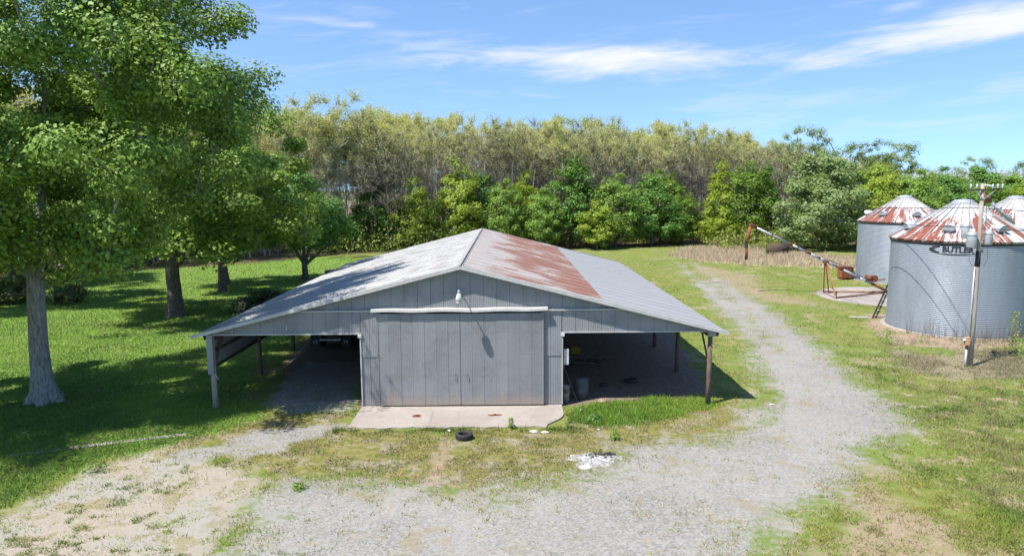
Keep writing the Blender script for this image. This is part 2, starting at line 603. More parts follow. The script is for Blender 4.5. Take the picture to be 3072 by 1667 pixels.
def grassmat(name):
    m, t, bs = material(name)
    at = t.add('ShaderNodeAttribute', attribute_name='Col')
    t.put(bs.inputs['Base Color'], at.outputs['Color'])
    bs.inputs['Roughness'].default_value = .6
    bs.inputs['Specular IOR Level'].default_value = .25
    tr = t.add('ShaderNodeBsdfTranslucent')
    t.put(tr.inputs[0], at.outputs['Color'])
    mx = t.add('ShaderNodeMixShader')
    mx.inputs[0].default_value = .3
    t.l.new(bs.outputs[0], mx.inputs[1])
    t.l.new(tr.outputs[0], mx.inputs[2])
    t.l.new(mx.outputs[0], t.n['Material Output'].inputs[0])
    return m


M_GRASS = grassmat('grass_blade')

# ------------------------------------------------------------------ ground: where gravel, sand, soil and grass lie (metres)
BX, BY, BYAW = -1.96, 26.23, 0.0081           # barn front centre and turn
CB, SB = math.cos(BYAW), math.sin(BYAW)


def barn_w(a, b, z=0.0):
    return (BX + CB * a - SB * b, BY + SB * a + CB * b, z)


POLY = {
    'road': [(-6.8, 13), (-7.0, 16.6), (-7.2, 18.2), (-6.9, 19.4), (-5.2, 19.8), (-3.4, 19.2), (-1.2, 18.7), (1.6, 19.7), (3.5, 21.6), (7.0, 23.0), (9.0, 25.6), (10.3, 27.1), (11.5, 31.4),
             (13.0, 38.3), (14.1, 47.3), (14.9, 56.8), (16.4, 67.5), (18.2, 78.5), (21.3, 78.3), (20.9, 70.6), (19.5, 58.9), (18.5, 49.7), (17.3, 41.6), (16.4, 35.3), (15.2, 30.6), (15.1, 28.1),
             (14.5, 25.0), (14.3, 23.3), (12.5, 21.8), (10.8, 19.9), (9.0, 18.0), (7.5, 16.5), (6.1, 15.0), (4.6, 13)],
    'gravL': [(-11.0, 21.5), (-10.2, 22.2), (-9.1, 23.5), (-7.7, 24.3), (-6.1, 24.4), (-6.0, 23.5), (-6.9, 21.8), (-8.5, 20.6), (-10.5, 20.8)],
    'shedL': [(-10.3, 26.6), (-8.5, 25.2), (-6.0, 25.6), (-6.0, 34), (-10.6, 34)],
    'sand': [(-15.2, 13), (-13.9, 15.4), (-13.2, 16.9), (-13.3, 18.6), (-12.9, 20.7), (-11.4, 22.0), (-8.0, 20.5), (-6.9, 19.4), (-6.6, 13)],
    'lawn': [(-60, 16), (-23.6, 17), (-15.5, 15.2), (-13.8, 17.7), (-13.4, 19.1), (-13.0, 20.9), (-11.5, 22.2), (-10.2, 23.5), (-9.3, 25.0), (-9.6, 26.4), (-11.1, 27.5), (-11.9, 31.2), (-12.2, 37.0),
             (-13.5, 52), (-12, 60), (-6, 72), (-16, 84), (-25.5, 88), (-29.8, 80.2), (-37.0, 75.6), (-42.1, 72.8), (-50.2, 66.5), (-80, 57)],
    'olive': [(-11.0, 22.6), (-8.7, 25.0), (-6.5, 25.4), (-5.4, 23.6), (1.8, 23.5), (1.9, 25.0), (7.6, 26.1), (9.3, 25.6), (7.7, 23.2), (5.3, 21.6), (3.4, 21.3), (1.7, 20.0), (-1.0, 18.7), (-4.6, 19.5), (-6.9, 19.6), (-8.0, 20.5)],
    'lush': [(1.9, 25.1), (3.3, 26.3), (5.7, 27.0), (7.9, 26.9), (7.9, 26.0), (6.0, 24.7), (4.4, 23.9), (3.0, 23.8), (1.9, 24.3)],
    'tanR': [(10.5, 20.5), (12.4, 21.6), (14.3, 23.1), (12.0, 19.9), (11.1, 17.8), (11.0, 16.0), (11.7, 14.9), (12.5, 13), (4.2, 13), (5.6, 15.0), (7.6, 16.9)],
    'meadR': [(16.6, 35.6), (17.6, 31.3), (17.9, 29.0), (20.1, 28.4), (24, 27), (30, 22), (26, 10), (13.2, 13.3), (11.7, 15.2), (11.5, 18.0), (11.9, 19.9), (14.3, 22.9), (15.2, 26.5)],
    'dry': [(20.4, 86.0), (24.5, 96.7), (33.3, 99.0), (33.7, 90), (39.5, 82), (34.8, 70.9), (32.5, 73.9), (26.4, 75.8), (21.9, 80.5)],
    'binbase': [(23.4, 46.0), (21.3, 41), (20.1, 36.6), (21.5, 35.4), (24.5, 35.3), (27.1, 35.9), (30, 35.3), (33, 40), (30, 46)],
    'scrub': [(19.8, 35.2), (20.5, 33.9), (23.3, 35.1), (27.9, 34.4), (26, 31), (22.3, 29.8), (19.9, 29.9), (18.4, 30.9)],
    'soil': [(-6.0, 25.9), (2.0, 26.2), (8.3, 27.6), (9.4, 39), (8.2, 52), (-11.2, 52), (-11.4, 34), (-10.3, 30), (-6.3, 29)],
    'wood': [(-90, 63), (-50.2, 66.8), (-42.1, 73.2), (-37.0, 76), (-29.8, 80.6), (-25, 89), (-14, 94), (0, 97), (11, 97.5), (29, 103), (36, 92), (45, 96), (60, 90), (120, 90), (300, 120), (300, 420), (-200, 420), (-200, 60)],
    'strip': [(-2.6, 22.6), (-1.9, 22.7), (-1.8, 19), (-2.8, 18.5)],
    'pathR': [(16.5, 60), (19, 50), (24, 46), (21, 56), (24, 66), (20, 78)],
}
PE = {k: np.array(v, float) for k, v in POLY.items()}


def sdf(name, P):
    """signed distance (m) to polygon, positive inside"""
    poly = PE[name]
    d2 = np.full(len(P), 1e9)
    ins = np.zeros(len(P), bool)
    A = poly
    B = np.roll(poly, -1, 0)
    for (ax, ay), (bx, by) in zip(A, B):
        ex, ey = bx - ax, by - ay
        wx, wy = P[:, 0] - ax, P[:, 1] - ay
        tt = np.clip((wx * ex + wy * ey) / (ex * ex + ey * ey + 1e-9), 0, 1)
        d2 = np.minimum(d2, (wx - ex * tt) ** 2 + (wy - ey * tt) ** 2)
        c = ((ay > P[:, 1]) != (by > P[:, 1])) & (P[:, 0] < (bx - ax) * (P[:, 1] - ay) / (by - ay + 1e-12) + ax)
        ins ^= c
    d = np.sqrt(d2)
    return np.where(ins, d, -d)


def _h(ix, iy, s):
    n = (ix * 374761393 + iy * 668265263 + s * 1442695041) & 0xffffffff
    n = ((n ^ (n >> 13)) * 1274126177) & 0xffffffff
    return ((n ^ (n >> 16)) & 0xffff) / 65535.0


def vnoise(P, scale, seed=0, octv=3):
    x = P[:, 0] * scale
    y = P[:, 1] * scale
    out = np.zeros(len(P))
    amp, tot_ = 1.0, 0.0
    for o in range(octv):
        ix, iy = np.floor(x).astype(np.int64), np.floor(y).astype(np.int64)
        fx, fy = x - ix, y - iy
        fx = fx * fx * (3 - 2 * fx)
        fy = fy * fy * (3 - 2 * fy)
        a, b = _h(ix, iy, seed + o), _h(ix + 1, iy, seed + o)
        c, d = _h(ix, iy + 1, seed + o), _h(ix + 1, iy + 1, seed + o)
        out += amp * ((a * (1 - fx) + b * fx) * (1 - fy) + (c * (1 - fx) + d * fx) * fy)
        tot_ += amp
        amp *= .55
        x = x * 2.03 + 17.1
        y = y * 2.03 + 9.7
    return out / tot_


def sm(x, a, b):
    t = np.clip((x - a) / (b - a), 0, 1)
    return t * t * (3 - 2 * t)


LANE = np.array([(2, 15.5), (8, 19.6), (11.3, 23.6), (12.7, 28), (13.6, 33), (14.9, 40), (16.2, 48), (17.1, 57), (18.6, 68), (19.8, 79), (24, 92)], float)


def lane_dist(P):
    d2 = np.full(len(P), 1e9)
    for (ax, ay), (bx, by) in zip(LANE, LANE[1:]):
        ex, ey = bx - ax, by - ay
        wx, wy = P[:, 0] - ax, P[:, 1] - ay
        tt = np.clip((wx * ex + wy * ey) / (ex * ex + ey * ey), 0, 1)
        d2 = np.minimum(d2, (wx - ex * tt) ** 2 + (wy - ey * tt) ** 2)
    return np.sqrt(d2)


def fields(P):
    """ground cover at points P (n,2): dictionary of 0..1 weights"""
    n1 = (vnoise(P, .55, 3) - .5)
    n2 = (vnoise(P, 1.7, 21) - .5)
    jit = n1 * 1.5 + n2 * .9
    g = {}
    road = sdf('road', P)
    gr = sm(road + jit, -1.8, 2.4)
    gr = np.maximum(gr, .85 * sm(sdf('gravL', P) + jit, -.3, .5))
    gr = np.maximum(gr, .75 * sm(sdf('shedL', P) + jit * .6, -.2, .8))
    # the far road is half grown over
    far = sm(P[:, 1], 34, 60)
    gr *= 1 - far * (.2 + .6 * sm(vnoise(P, .35, 40), .42, .62))
    ld_ = lane_dist(P) + n1 * .5
    rut = np.exp(-((ld_ - .95) / .42) ** 2) * sm(P[:, 1], 18, 26)
    mid_ = np.exp(-(ld_ / .42) ** 2) * sm(P[:, 1], 26, 40)
    gr = np.clip(gr + rut * .22 - mid_ * .16, 0, 1)
    g['gravel'] = gr
    g['rut'] = rut
    sand = sm(sdf('sand', P) + jit, -.6, .8)
    g['sand'] = .8 * sand * (1 - .9 * sm(sdf('road', P), -.6, .7))
    tan = .72 * sm(sdf('tanR', P) + jit * 1.6, -1.0, 1.6)
    tan = np.maximum(tan, .75 * sm(sdf('strip', P) + jit * .3, -.1, .4))
    tan = np.maximum(tan, .9 * sm(sdf('binbase', P) + jit * .7, -.4, .8))
    tan = np.maximum(tan, .6 * sm(sdf('pathR', P) + jit, -1.5, 1.5))
    g['tan'] = tan
    g['lawn'] = sm(sdf('lawn', P) + jit * .6, -.5, .5)
    g['lush'] = sm(sdf('lush', P) + jit * .3, -.35, .3)
    g['olive'] = sm(sdf('olive', P) + jit, -.6, .8)
    g['mead'] = sm(sdf('meadR', P) + jit * 1.2, -.9, 1.2)
    g['dry'] = sm(sdf('dry', P) + jit * 2.5, -2, 2)
    g['soil'] = sm(sdf('soil', P) + jit * .5, -.3, .5)
    g['scrub'] = sm(sdf('scrub', P) + jit, -.8, .8)
    g['wood'] = sm(sdf('wood', P) + jit * 2, -1.2, 1.5)
    return g


def relief(P):
    return (vnoise(P, .5, 71) - .5) * .05 + (vnoise(P, .07, 72, 2) - .5) * .10 * sm(P[:, 1], 55, 90)


ys = [4.0]
while ys[-1] < 130:
    ys.append(ys[-1] + max(.17, .17 * (ys[-1] / 22) ** 1.25))
while ys[-1] < 3500:
    ys.append(ys[-1] * 1.18)
ys = np.array([-400, -120, -40, -12, -2] + ys)
xs = list(np.arange(-24, 30, .2))
d = .2
while xs[-1] < 80:
    d = min(d * 1.06, 2)
    xs.append(xs[-1] + d)
while xs[-1] < 3000:
    xs.append(xs[-1] * 1.25)
d = .2
while xs[0] > -80:
    d = min(d * 1.06, 2)
    xs.insert(0, xs[0] - d)
while xs[0] > -3000:
    xs.insert(0, xs[0] * 1.25)
xs = np.array(xs)
GX, GY = np.meshgrid(xs, ys)
GP = np.stack([GX.ravel(), GY.ravel()], 1)
FL = fields(GP)
GZ = relief(GP)
nx, ny = len(xs), len(ys)
ii = np.arange(nx * ny).reshape(ny, nx)
GF = np.stack([ii[:-1, :-1].ravel(), ii[:-1, 1:].ravel(), ii[1:, 1:].ravel(), ii[1:, :-1].ravel()], 1)


def ground_material():
    m, t, bs = material('ground_cover')
    A = t.add('ShaderNodeAttribute', attribute_name='cover_a')
    B = t.add('ShaderNodeAttribute', attribute_name='cover_b')
    C = t.add('ShaderNodeAttribute', attribute_name='cover_c')
    sa, sb, sc = (t.add('ShaderNodeSeparateColor') for _ in range(3))
    for s_, a_ in ((sa, A), (sb, B), (sc, C)):
        t.put(s_.inputs[0], a_.outputs['Color'])
    grav, sand, tan = sa.outputs
    lawn, lush, olive = sb.outputs
    mead, dry, soil = sc.outputs
    wood = A.outputs['Alpha']
    scrub = B.outputs['Alpha']
    v = t.pos()
    nA = t.noise(v, 1.1, 6.0, .62)
    nB = t.noise(v, 4.5, 6.0, .65)
    nC = t.noise(v, .22, 4.0, .55)
    nD = t.noise(v, 19.0, 4.0, .7)
    st = t.vor(v, 17.0, 'Color')
    br = t.math('ADD', t.math('MULTIPLY', t.math('SUBTRACT', nA, .5), 1.3), t.math('ADD', t.math('MULTIPLY', t.math('SUBTRACT', nB, .5), 1.3), t.math('MULTIPLY', t.math('SUBTRACT', nD, .5), .8)))

    def msk(a, wd=.16, off=0.0):
        return t.step(t.math('ADD', t.math('ADD', a, br), off), .5 - wd - .15, .5 + wd + .15)
    # general rough field: olive green with worn, yellowed and bare patches
    fld = t.mix(t.step(nA, .35, .65), (.13, .17, .034), (.185, .185, .05))
    fld = t.mix(t.step(nC, .42, .62), fld, (.125, .175, .032))
    fld = t.mix(t.math('MULTIPLY', t.step(nB, .5, .68), .75), fld, (.235, .195, .085))
    fld = t.mix(t.math('MULTIPLY', t.step(t.noise(v, .38, 5.0, .6), .56, .66), .8), fld, (.29, .235, .15))
    # mown lawn
    lw = t.mix(t.step(nB, .35, .65), (.115, .21, .03), (.165, .26, .044))
    lw = t.mix(t.math('MULTIPLY', t.step(nC, .42, .62), .7), lw, (.15, .24, .045))
    lw = t.mix(t.math('MULTIPLY', t.step(nA, .5, .66), .55), lw, (.18, .24, .07))
    lw = t.mix(t.math('MULTIPLY', t.step(nD, .48, .66), .65), lw, (.06, .11, .018))
    c = t.mix(msk(lawn, .2), fld, lw)
    ol = t.mix(t.step(nB, .4, .62), (.125, .145, .032), (.255, .19, .085))
    ol = t.mix(t.math('MULTIPLY', t.step(nA, .48, .62), .75), ol, t.mix(t.step(nD, .35, .65), (.30, .25, .19), (.21, .19, .16)))
    ol = t.mix(t.math('MULTIPLY', t.step(nD, .45, .62), .5), ol, (.10, .115, .025))
    c = t.mix(msk(olive, .22), c, ol)
    me_ = t.mix(t.step(nB, .38, .62), (.10, .15, .028), (.175, .175, .05))
    me_ = t.mix(t.math('MULTIPLY', t.step(nA, .52, .66), .8), me_, (.36, .275, .19))
    c = t.mix(msk(mead, .22), c, me_)
    sn = t.mix(t.step(nB, .35, .68), (.335, .29, .245), (.265, .22, .175))
    sn = t.mix(t.math('MULTIPLY', t.step(nD, .42, .7), .65), sn, (.38, .34, .295))
    sn = t.mix(t.math('MULTIPLY', t.step(t.noise(v, .5, 4.0, .6), .48, .6), .7), sn, (.30, .285, .265))
    sn = t.mix(t.math('MULTIPLY', t.step(nA, .50, .62), .75), sn, t.mix(t.step(nD, .35, .65), (.15, .155, .045), (.27, .225, .14)))
    c = t.mix(msk(sand, .18), c, sn)
    tn = t.mix(t.step(nB, .35, .65), (.32, .245, .18), (.25, .175, .12))
    tn = t.mix(t.math('MULTIPLY', t.step(nD, .45, .7), .45), tn, (.38, .315, .255))
    tn = t.mix(t.math('MULTIPLY', t.step(nA, .5, .62), .75), tn, t.mix(t.step(nD, .35, .65), (.12, .15, .035), (.23, .19, .10)))
    c = t.mix(msk(tan, .2), c, tn)
    c = t.mix(t.math('MULTIPLY', msk(scrub, .25), .75), c, t.mix(t.step(nB, .4, .65), (.21, .165, .12), (.29, .24, .18)))
    so_ = t.mix(t.step(nB, .35, .68), (.14, .11, .086), (.21, .165, .125))
    so_ = t.mix(t.math('MULTIPLY', t.step(nD, .55, .72), .5), so_, (.31, .255, .205))
    c = t.mix(msk(soil, .2), c, so_)
    bwc = t.add('ShaderNodeSeparateColor')
    t.put(bwc.inputs[0], st)
    gv = t.mix(bwc.outputs[0], t.mix(t.step(nD, .3, .7), (.325, .312, .288), (.255, .243, .222)), t.mix(t.step(nD, .3, .7), (.235, .224, .205), (.125, .118, .106)))
    gv = t.mix(t.math('MULTIPLY', t.step(nC, .4, .62), .3), gv, (.33, .315, .29))
    gv = t.mix(t.math('MULTIPLY', t.step(nA, .55, .70), .4), gv, (.28, .225, .17))
    gv = t.mix(t.math('MULTIPLY', t.step(t.noise(v, 2.6, 6.0, .7, .4), .56, .67), .55), gv, (.19, .17, .08))
    nE = t.noise(v, .62, 5.0, .62, .5)
    gv = t.mix(t.math('MULTIPLY', t.step(nE, .55, .68), .55), gv, t.mix(t.step(nD, .38, .62), (.20, .175, .075), t.mix(t.step(nB, .4, .6), (.30, .245, .165), (.25, .16, .09))))
    c = t.mix(msk(grav, .17), c, gv)
    c = t.mix(msk(dry, .25), c, (.40, .33, .22))
    wd = t.mix(t.step(nB, .35, .65), (.12, .085, .052), (.19, .135, .085))
    wd = t.mix(t.step(nC, .45, .6), wd, (.08, .085, .03))
    c = t.mix(wood, c, wd)
    # stones scattered on bare ground
    t.put(bs.inputs['Base Color'], c)
    bs.inputs['Roughness'].default_value = .95
    bs.inputs['Specular IOR Level'].default_value = .15
    t.put(bs.inputs['Normal'], t.bump(t.noise(v, 11.0, 4.0, .75), .6, .04))
    return m


gme = fast_mesh('ground', np.concatenate([GP, GZ[:, None]], 1), GF, ground_material(), True)
for nm, ks in (('cover_a', ('gravel', 'sand', 'tan', 'wood')), ('cover_b', ('lawn', 'lush', 'olive', 'scrub')), ('cover_c', ('mead', 'dry', 'soil', 'soil'))):
    at = gme.color_attributes.new(nm, 'FLOAT_COLOR', 'POINT')
    at.data.foreach_set('color', np.stack([FL[k] for k in ks], 1).astype(np.float32).ravel())
ground = tag(link('ground', gme), 'flat farm ground of gravel, sand, soil and grass', 'ground', kind='structure')

# concrete apron before the doors, with worn front edge
prof = []
for k in range(41):
    a = -3.92 + 7.82 * k / 40
    prof.append((a, -2.50 + .05 * math.sin(k * 1.7) + .035 * math.sin(k * .61 + 1)))
prof[-1] = (3.86, -1.2)
prof[-2] = (3.70, -1.62)
prof[-3] = (3.45, -1.95)
prof[-4] = (3.2, -2.25)
mb = MB()
top = [barn_w(a, b, .045) for a, b in prof] + [barn_w(3.88, .05, .045), barn_w(-3.90, .05, .045)]
bot = [(x, y, -.12) for x, y, z in top]
n = len(top)
mb.add(top + bot, [tuple(range(n))] + [(n + (i + 1) % n, (i + 1) % n, i, n + i)[::-1] for i in range(n)])
slab = tag(mb.build('concrete_slab', M_SLAB), 'pale stained concrete apron in front of the barn doors', 'pavement', kind='structure')
for (a, b) in ((-1.62, -1.25), (1.28, -1.22)):
    mb = MB()
    V = []
    for k in range(18):
        q = 2 * math.pi * k / 18
        r_ = .16 * (1 + .3 * math.sin(2 * q + a) + .12 * math.sin(5 * q))
        x, y, z = barn_w(a + r_ * 1.35 * math.cos(q), b + r_ * .8 * math.sin(q))
        V.append((x, y, .049))
    mb.add(V, [tuple(range(18))])
    o = mb.build('rust_stain', M_RUST, slab)
    mb = MB()
    x, y, z = barn_w(a, b)
    mb.lathe([(.03, 0), (.06, 0), (.06, .025), (.045, .025), (.03, 0)], 12, (x, y, .05))
    mb.build('anchor_ring', M_RUST, slab)
mb = MB()
mb.lathe([(0.001, .10), (4.9, .10), (5.0, .07), (5.02, -.1)], 64, (28.8, 52.6, 0))
pad = tag(mb.build('concrete_pad', M_PAD), 'round weathered concrete pad where a bin once stood', 'pavement', kind='structure')
# kerb at the lawn edge
mb = MB()
pts = [(-24, 18.6), (-20, 19.9), (-16.4, 21.25), (-14.6, 22.0), (-13.0, 22.65), (-11.35, 23.27)]
for i in range(len(pts) - 1):
    mb.beam((pts[i][0], pts[i][1], -.052 + .01 * (i % 2)), (pts[i + 1][0], pts[i + 1][1], -.05), .26, .14)
tag(mb.build('kerb', M_KERB), 'low concrete kerb sunk at the lawn edge', 'kerb', kind='structure')

# ------------------------------------------------------------------ barn
SLOPE = .2529
RIDGE = 5.53
HALF = 10.2
BAY = 4.955
LEN = BAY * 5
OVER = .30
MAINW = 3.85
POSTA = 9.62
BRK = 5.35


def roof_z(a, drop=0.0):
    return RIDGE - abs(a) * SLOPE - drop


barn = thing('barn', 'long grey metal pole barn with open lean-to sheds and rust-streaked roof', 'barn', (BX, BY, 0), BYAW)


def corr_sheet(x0, x1, zb, zt, y, pitch=.068, amp=.0038, seg=4, thick=0):
    """upright corrugated sheet between x0 and x1, bottom zb(a), top zt(a)"""
    zb = zb if callable(zb) else (lambda a, q=zb: q)
    zt = zt if callable(zt) else (lambda a, q=zt: q)
    n = max(2, int(round((x1 - x0) / pitch)) * seg)
    V, F = [], []
    for i in range(n + 1):
        a = x0 + (x1 - x0) * i / n
        yy = y + amp * math.cos(2 * math.pi * i / seg)
        V += [(a, yy, zb(a)), (a, yy, zt(a))]
        if i:
            F.append((2 * i - 2, 2 * i, 2 * i + 1, 2 * i - 1))
    return MB().add(V, F)


def under(a):
    return roof_z(a, .10)


HB = 2.93                      # underside of the gable siding
RAIL = 3.80
bw = random.Random(3)
# upper gable sheets
w_ = .505
a = -POSTA - .12
edges = []
while a < POSTA + .12 - .2:
    edges.append((a, min(a + w_, POSTA + .12)))
    a += w_
for k, (x0, x1) in enumerate(edges):
    lap = .004 * (k % 2)
    mid = (x0 + x1) / 2
    if under(mid) > RAIL + .12:
        if abs(mid) < MAINW - .22:
            corr_sheet(x0, x1 - .009, RAIL - .08, under, -.004 - lap).build('wall_sheet', M_WALL, barn)
        else:
            corr_sheet(x0, x1 - .009, RAIL - .02, under, -.004 - lap).build('wall_sheet', M_WALL, barn)
            corr_sheet(max(x0, 3.87) if x0 > 0 else x0, (min(x1, -3.87) if x1 < 0 else x1) - .009, HB, RAIL, -.018 + lap).build('wall_sheet', M_WALL, barn)
    else:
        corr_sheet(x0, x1 - .009, HB, under, -.004 - lap).build('wall_sheet', M_WALL, barn)
# wall strips beside the doors (two rows)
for x0, x1 in ((-3.86, -3.52), (-3.52, -3.10), (3.05, 3.44), (3.44, 3.86)):
    corr_sheet(x0, x1 - .009, .07, 2.02, -.006).build('wall_sheet', M_WALL, barn)
    corr_sheet(x0, x1 - .009, 2.0, 3.78, -.03).build('wall_sheet', M_WALL, barn)
# corner trims at the two openings
for s in (-1, 1):
    MB().box((s * 3.885, -.01, 1.5), (.05, .10, 2.86), bev=.008).build('corner_trim', M_TRIM, barn)
    MB().box((s * 3.90, -.05, 2.83), (.14, .09, .13), bev=.01).build('corner_bracket', M_WHITE, barn)
    # side walls of the closed middle bay
    mb = MB()
    sh = corr_sheet(0.12, LEN - .05, .02, roof_z(3.9, .2), 0, .136, .0085, 4)
    V = [(s * 3.83 + y * s, x, z) for (x, y, z) in sh.v]
    MB().add(V, sh.f).build('side_wall', M_WALL, barn)
# rear gable wall of the middle bay
sh = corr_sheet(-3.8, 3.8, .02, under, LEN - .02, .136, .0085, 4)
sh.build('rear_wall', M_WALL, barn)

# sliding doors
for s, x0, x1 in ((-1, -3.23, -.05), (1, -.035, 3.16)):
    door = MB().box(((x0 + x1) / 2, -.085, 1.90), (x1 - x0 - .06, .03, 3.56)).build('door', M_DARK, barn)
    nsh = 7
    wd = (x1 - x0) / nsh
    for k in range(nsh):
        sh = corr_sheet(x0 + wd * k + .002, x0 + wd * (k + 1) - .002, .09 + .012 * bw.random(), 3.70, -.122 - .006 * (k % 2) - .004 * bw.random(), .065, .0022)
        sh.build('door_sheet', M_DOOR, door)
    MB().box((x0 + .02 if s < 0 else x1 - .02, -.118, 1.9), (.045, .05, 3.6), bev=.006).build('edge_trim', M_DOOR, door)
    mb = MB()
    px_ = x1 - .22 if s < 0 else x0 + .22
    mb.tube([(px_, -.13, 1.15), (px_, -.19, 1.17), (px_, -.19, 1.36), (px_, -.13, 1.38)], .012, 6)
    mb.build('door_handle', M_DOOR, door)
# track cover, rails
mb = MB()
V = []
N = 24
for k in range(N + 1):
    a = -3.42 + 6.74 * k / N
    dz = .018 * math.sin(k * .8) + (.035 if k > N - 6 else 0) * (k - N + 6) / 6
    V += [(a, -.03, 3.91 + dz), (a, -.25, 3.875 + dz), (a, -.262, 3.785 + dz), (a, -.25, 3.785 + dz)]
F = []
for k in range(N):
    for j in range(3):
        F.append((k * 4 + j, k * 4 + j + 1, k * 4 + j + 5, k * 4 + j + 4))
F.append((0, 1, 2, 3))
F.append((N * 4 + 3, N * 4 + 2, N * 4 + 1, N * 4))
mb.add(V, F).build('track_cover', M_TRIM, barn)
for (x0, x1) in ((-6.4, -3.3), (3.2, 6.25)):
    MB().beam((x0, -.07, RAIL + .005), (x1, -.07, RAIL + .005), .07, .055).build('door_rail', M_TRIM, barn)
    for k in range(5):
        x = x0 + (x1 - x0) * (k + .5) / 5
        MB().box((x, -.06, RAIL + .03), (.04, .06, .13)).build('rail_bracket', M_WALL, barn)
# lower edge flashing of the gable siding
for (x0, x1) in ((-POSTA - .14, -3.93), (3.93, POSTA + .10)):
    MB().box(((x0 + x1) / 2, -.035, HB - .012), (x1 - x0, .03, .05)).build('flashing', M_TRIM, barn)
    MB().box(((x0 + x1) / 2, .09, HB + .04), (x1 - x0 - .3, .09, .13)).build('header_beam', M_DARKWOOD, barn)

# roof sheets
NS = 41
SW = (LEN + 2 * OVER) / NS
CA = math.cos(math.atan(SLOPE))


def roof_mesh(name, x0, x1, mat, pitch, amp):
    n = int(round((SW + .03) / pitch)) * 4
    V, F = [], []
    for i in range(n + 1):
        y = (SW + .03) * i / n
        z = amp * math.cos(2 * math.pi * i / 4)
        V += [(x0, y, z - x0 * SLOPE), (x1, y, z - x1 * SLOPE)]
        if i:
            F.append((2 * i - 2, 2 * i - 1, 2 * i + 1, 2 * i))
    return MB().add(V, F).mesh(name, mat)


roof_defs = [('roof_sheet', 1, .02, BRK + .12, M_RUSTROOF, .068, .009, .0), ('roof_sheet', 1, BRK, HALF, M_SHEDROOF, .10, .006, -.03),
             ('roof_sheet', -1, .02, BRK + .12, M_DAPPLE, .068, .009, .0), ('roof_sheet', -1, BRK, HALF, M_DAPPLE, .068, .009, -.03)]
# materials read the object's own coordinates, so each sheet gets its own stretch of the pattern
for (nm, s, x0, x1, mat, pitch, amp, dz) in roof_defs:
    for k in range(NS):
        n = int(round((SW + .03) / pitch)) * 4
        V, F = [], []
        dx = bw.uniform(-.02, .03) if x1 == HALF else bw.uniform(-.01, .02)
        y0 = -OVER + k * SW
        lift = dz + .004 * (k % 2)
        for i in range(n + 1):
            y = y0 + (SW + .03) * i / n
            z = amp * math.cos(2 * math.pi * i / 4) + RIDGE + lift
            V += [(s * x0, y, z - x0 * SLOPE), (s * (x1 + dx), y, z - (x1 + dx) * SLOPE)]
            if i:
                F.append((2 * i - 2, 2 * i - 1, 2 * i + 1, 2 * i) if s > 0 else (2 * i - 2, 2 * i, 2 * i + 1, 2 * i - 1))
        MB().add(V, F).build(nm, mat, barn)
# ridge cap
mb = MB()
V = []
for y in (-OVER - .03, LEN + OVER + .03):
    V += [(-.15, y, RIDGE - .15 * SLOPE + .02), (0, y, RIDGE + .035), (.10, y, RIDGE - .10 * SLOPE + .02)]
mb.add(V, [(0, 1, 4, 3), (1, 2, 5, 4)]).build('ridge_cap', M_SHEDROOF, barn)
MB().tube([(.03, -OVER - .03, RIDGE + .035), (.03, LEN + OVER, RIDGE + .035)], .022, 6).build('ridge_roll', M_RUST, barn)
# rake trims, front and rear
for s in (-1, 1):
    for y in (-OVER - .02, LEN + OVER + .02):
        MB().beam((s * .0, y, RIDGE - .05), (s * (HALF + .05), y, RIDGE - .05 - (HALF + .05) * SLOPE), .035, .13).build('rake_trim', M_TRIM if y < 0 else M_WALL, barn)
    # wide flashing on the front roof edge
    V = [(0, -OVER - .03, RIDGE + .028), (s * HALF, -OVER - .03, RIDGE + .028 - HALF * SLOPE - .01), (s * HALF, -OVER + .13, RIDGE + .028 - HALF * SLOPE - .01), (0, -OVER + .13, RIDGE + .028)]
    MB().add(V, [(0, 1, 2, 3) if s > 0 else (3, 2, 1, 0)]).build('edge_flashing', M_TRIM, barn)
    # rafters and purlins
    for k in range(6):
        yb = min(max(k * BAY, .2), LEN - .1)
        MB().beam((0, yb, RIDGE - .24), (s * (HALF - .2), yb, RIDGE - .24 - (HALF - .2) * SLOPE), .06, .20).build('rafter', M_DARKWOOD, barn)
    for k in range(9):
        xx = .7 + k * 1.13
        MB().box((s * xx, LEN / 2, RIDGE - .105 - xx * SLOPE), (.09, LEN + .3, .05)).build('purlin', M_DARKWOOD, barn)
    MB().box((s * POSTA, LEN / 2, 2.78), (.09, LEN, .24)).build('eave_beam', M_DARKWOOD, barn)
    # posts
    for k in range(6):
        jx = bw.uniform(-.04, .04)
        r0 = .105 if s < 0 else .098
        mat = M_GREYWOOD if (s < 0 and k == 0) else M_POST
        MB().tube([(s * POSTA + jx, k * BAY + .02, -.3), (s * POSTA + jx * .6, k * BAY, 1.1), (s * POSTA, k * BAY, 2.92)], [r0 * 1.1, r0, r0 * .9], 12).build('post', mat, barn, True)
        if k in (0, 1, 3, 5):
            yb = 1.15 if k < 5 else -1.15
            MB().beam((s * POSTA - s * .05, k * BAY + .05 * (1 if yb > 0 else -1), 1.72), (s * POSTA - s * .05, k * BAY + yb, 2.84), .05, .09).build('knee_brace', M_POST, barn)
    for k in range(6):
        MB().box((s * (MAINW - .1), min(k * BAY + .15, LEN - .15), 2.2), (.15, .15, 4.4)).build('inner_post', M_DARKWOOD, barn)
# metal cap on the front posts
MB().box((-POSTA - .01, -.05, 2.17), (.22, .24, 1.55), bev=.01).build('post_cladding', M_WALL, barn)
MB().box((POSTA + .02, -.04, 2.86), (.30, .24, .26), bev=.01).build('post_cladding', M_WALL, barn)
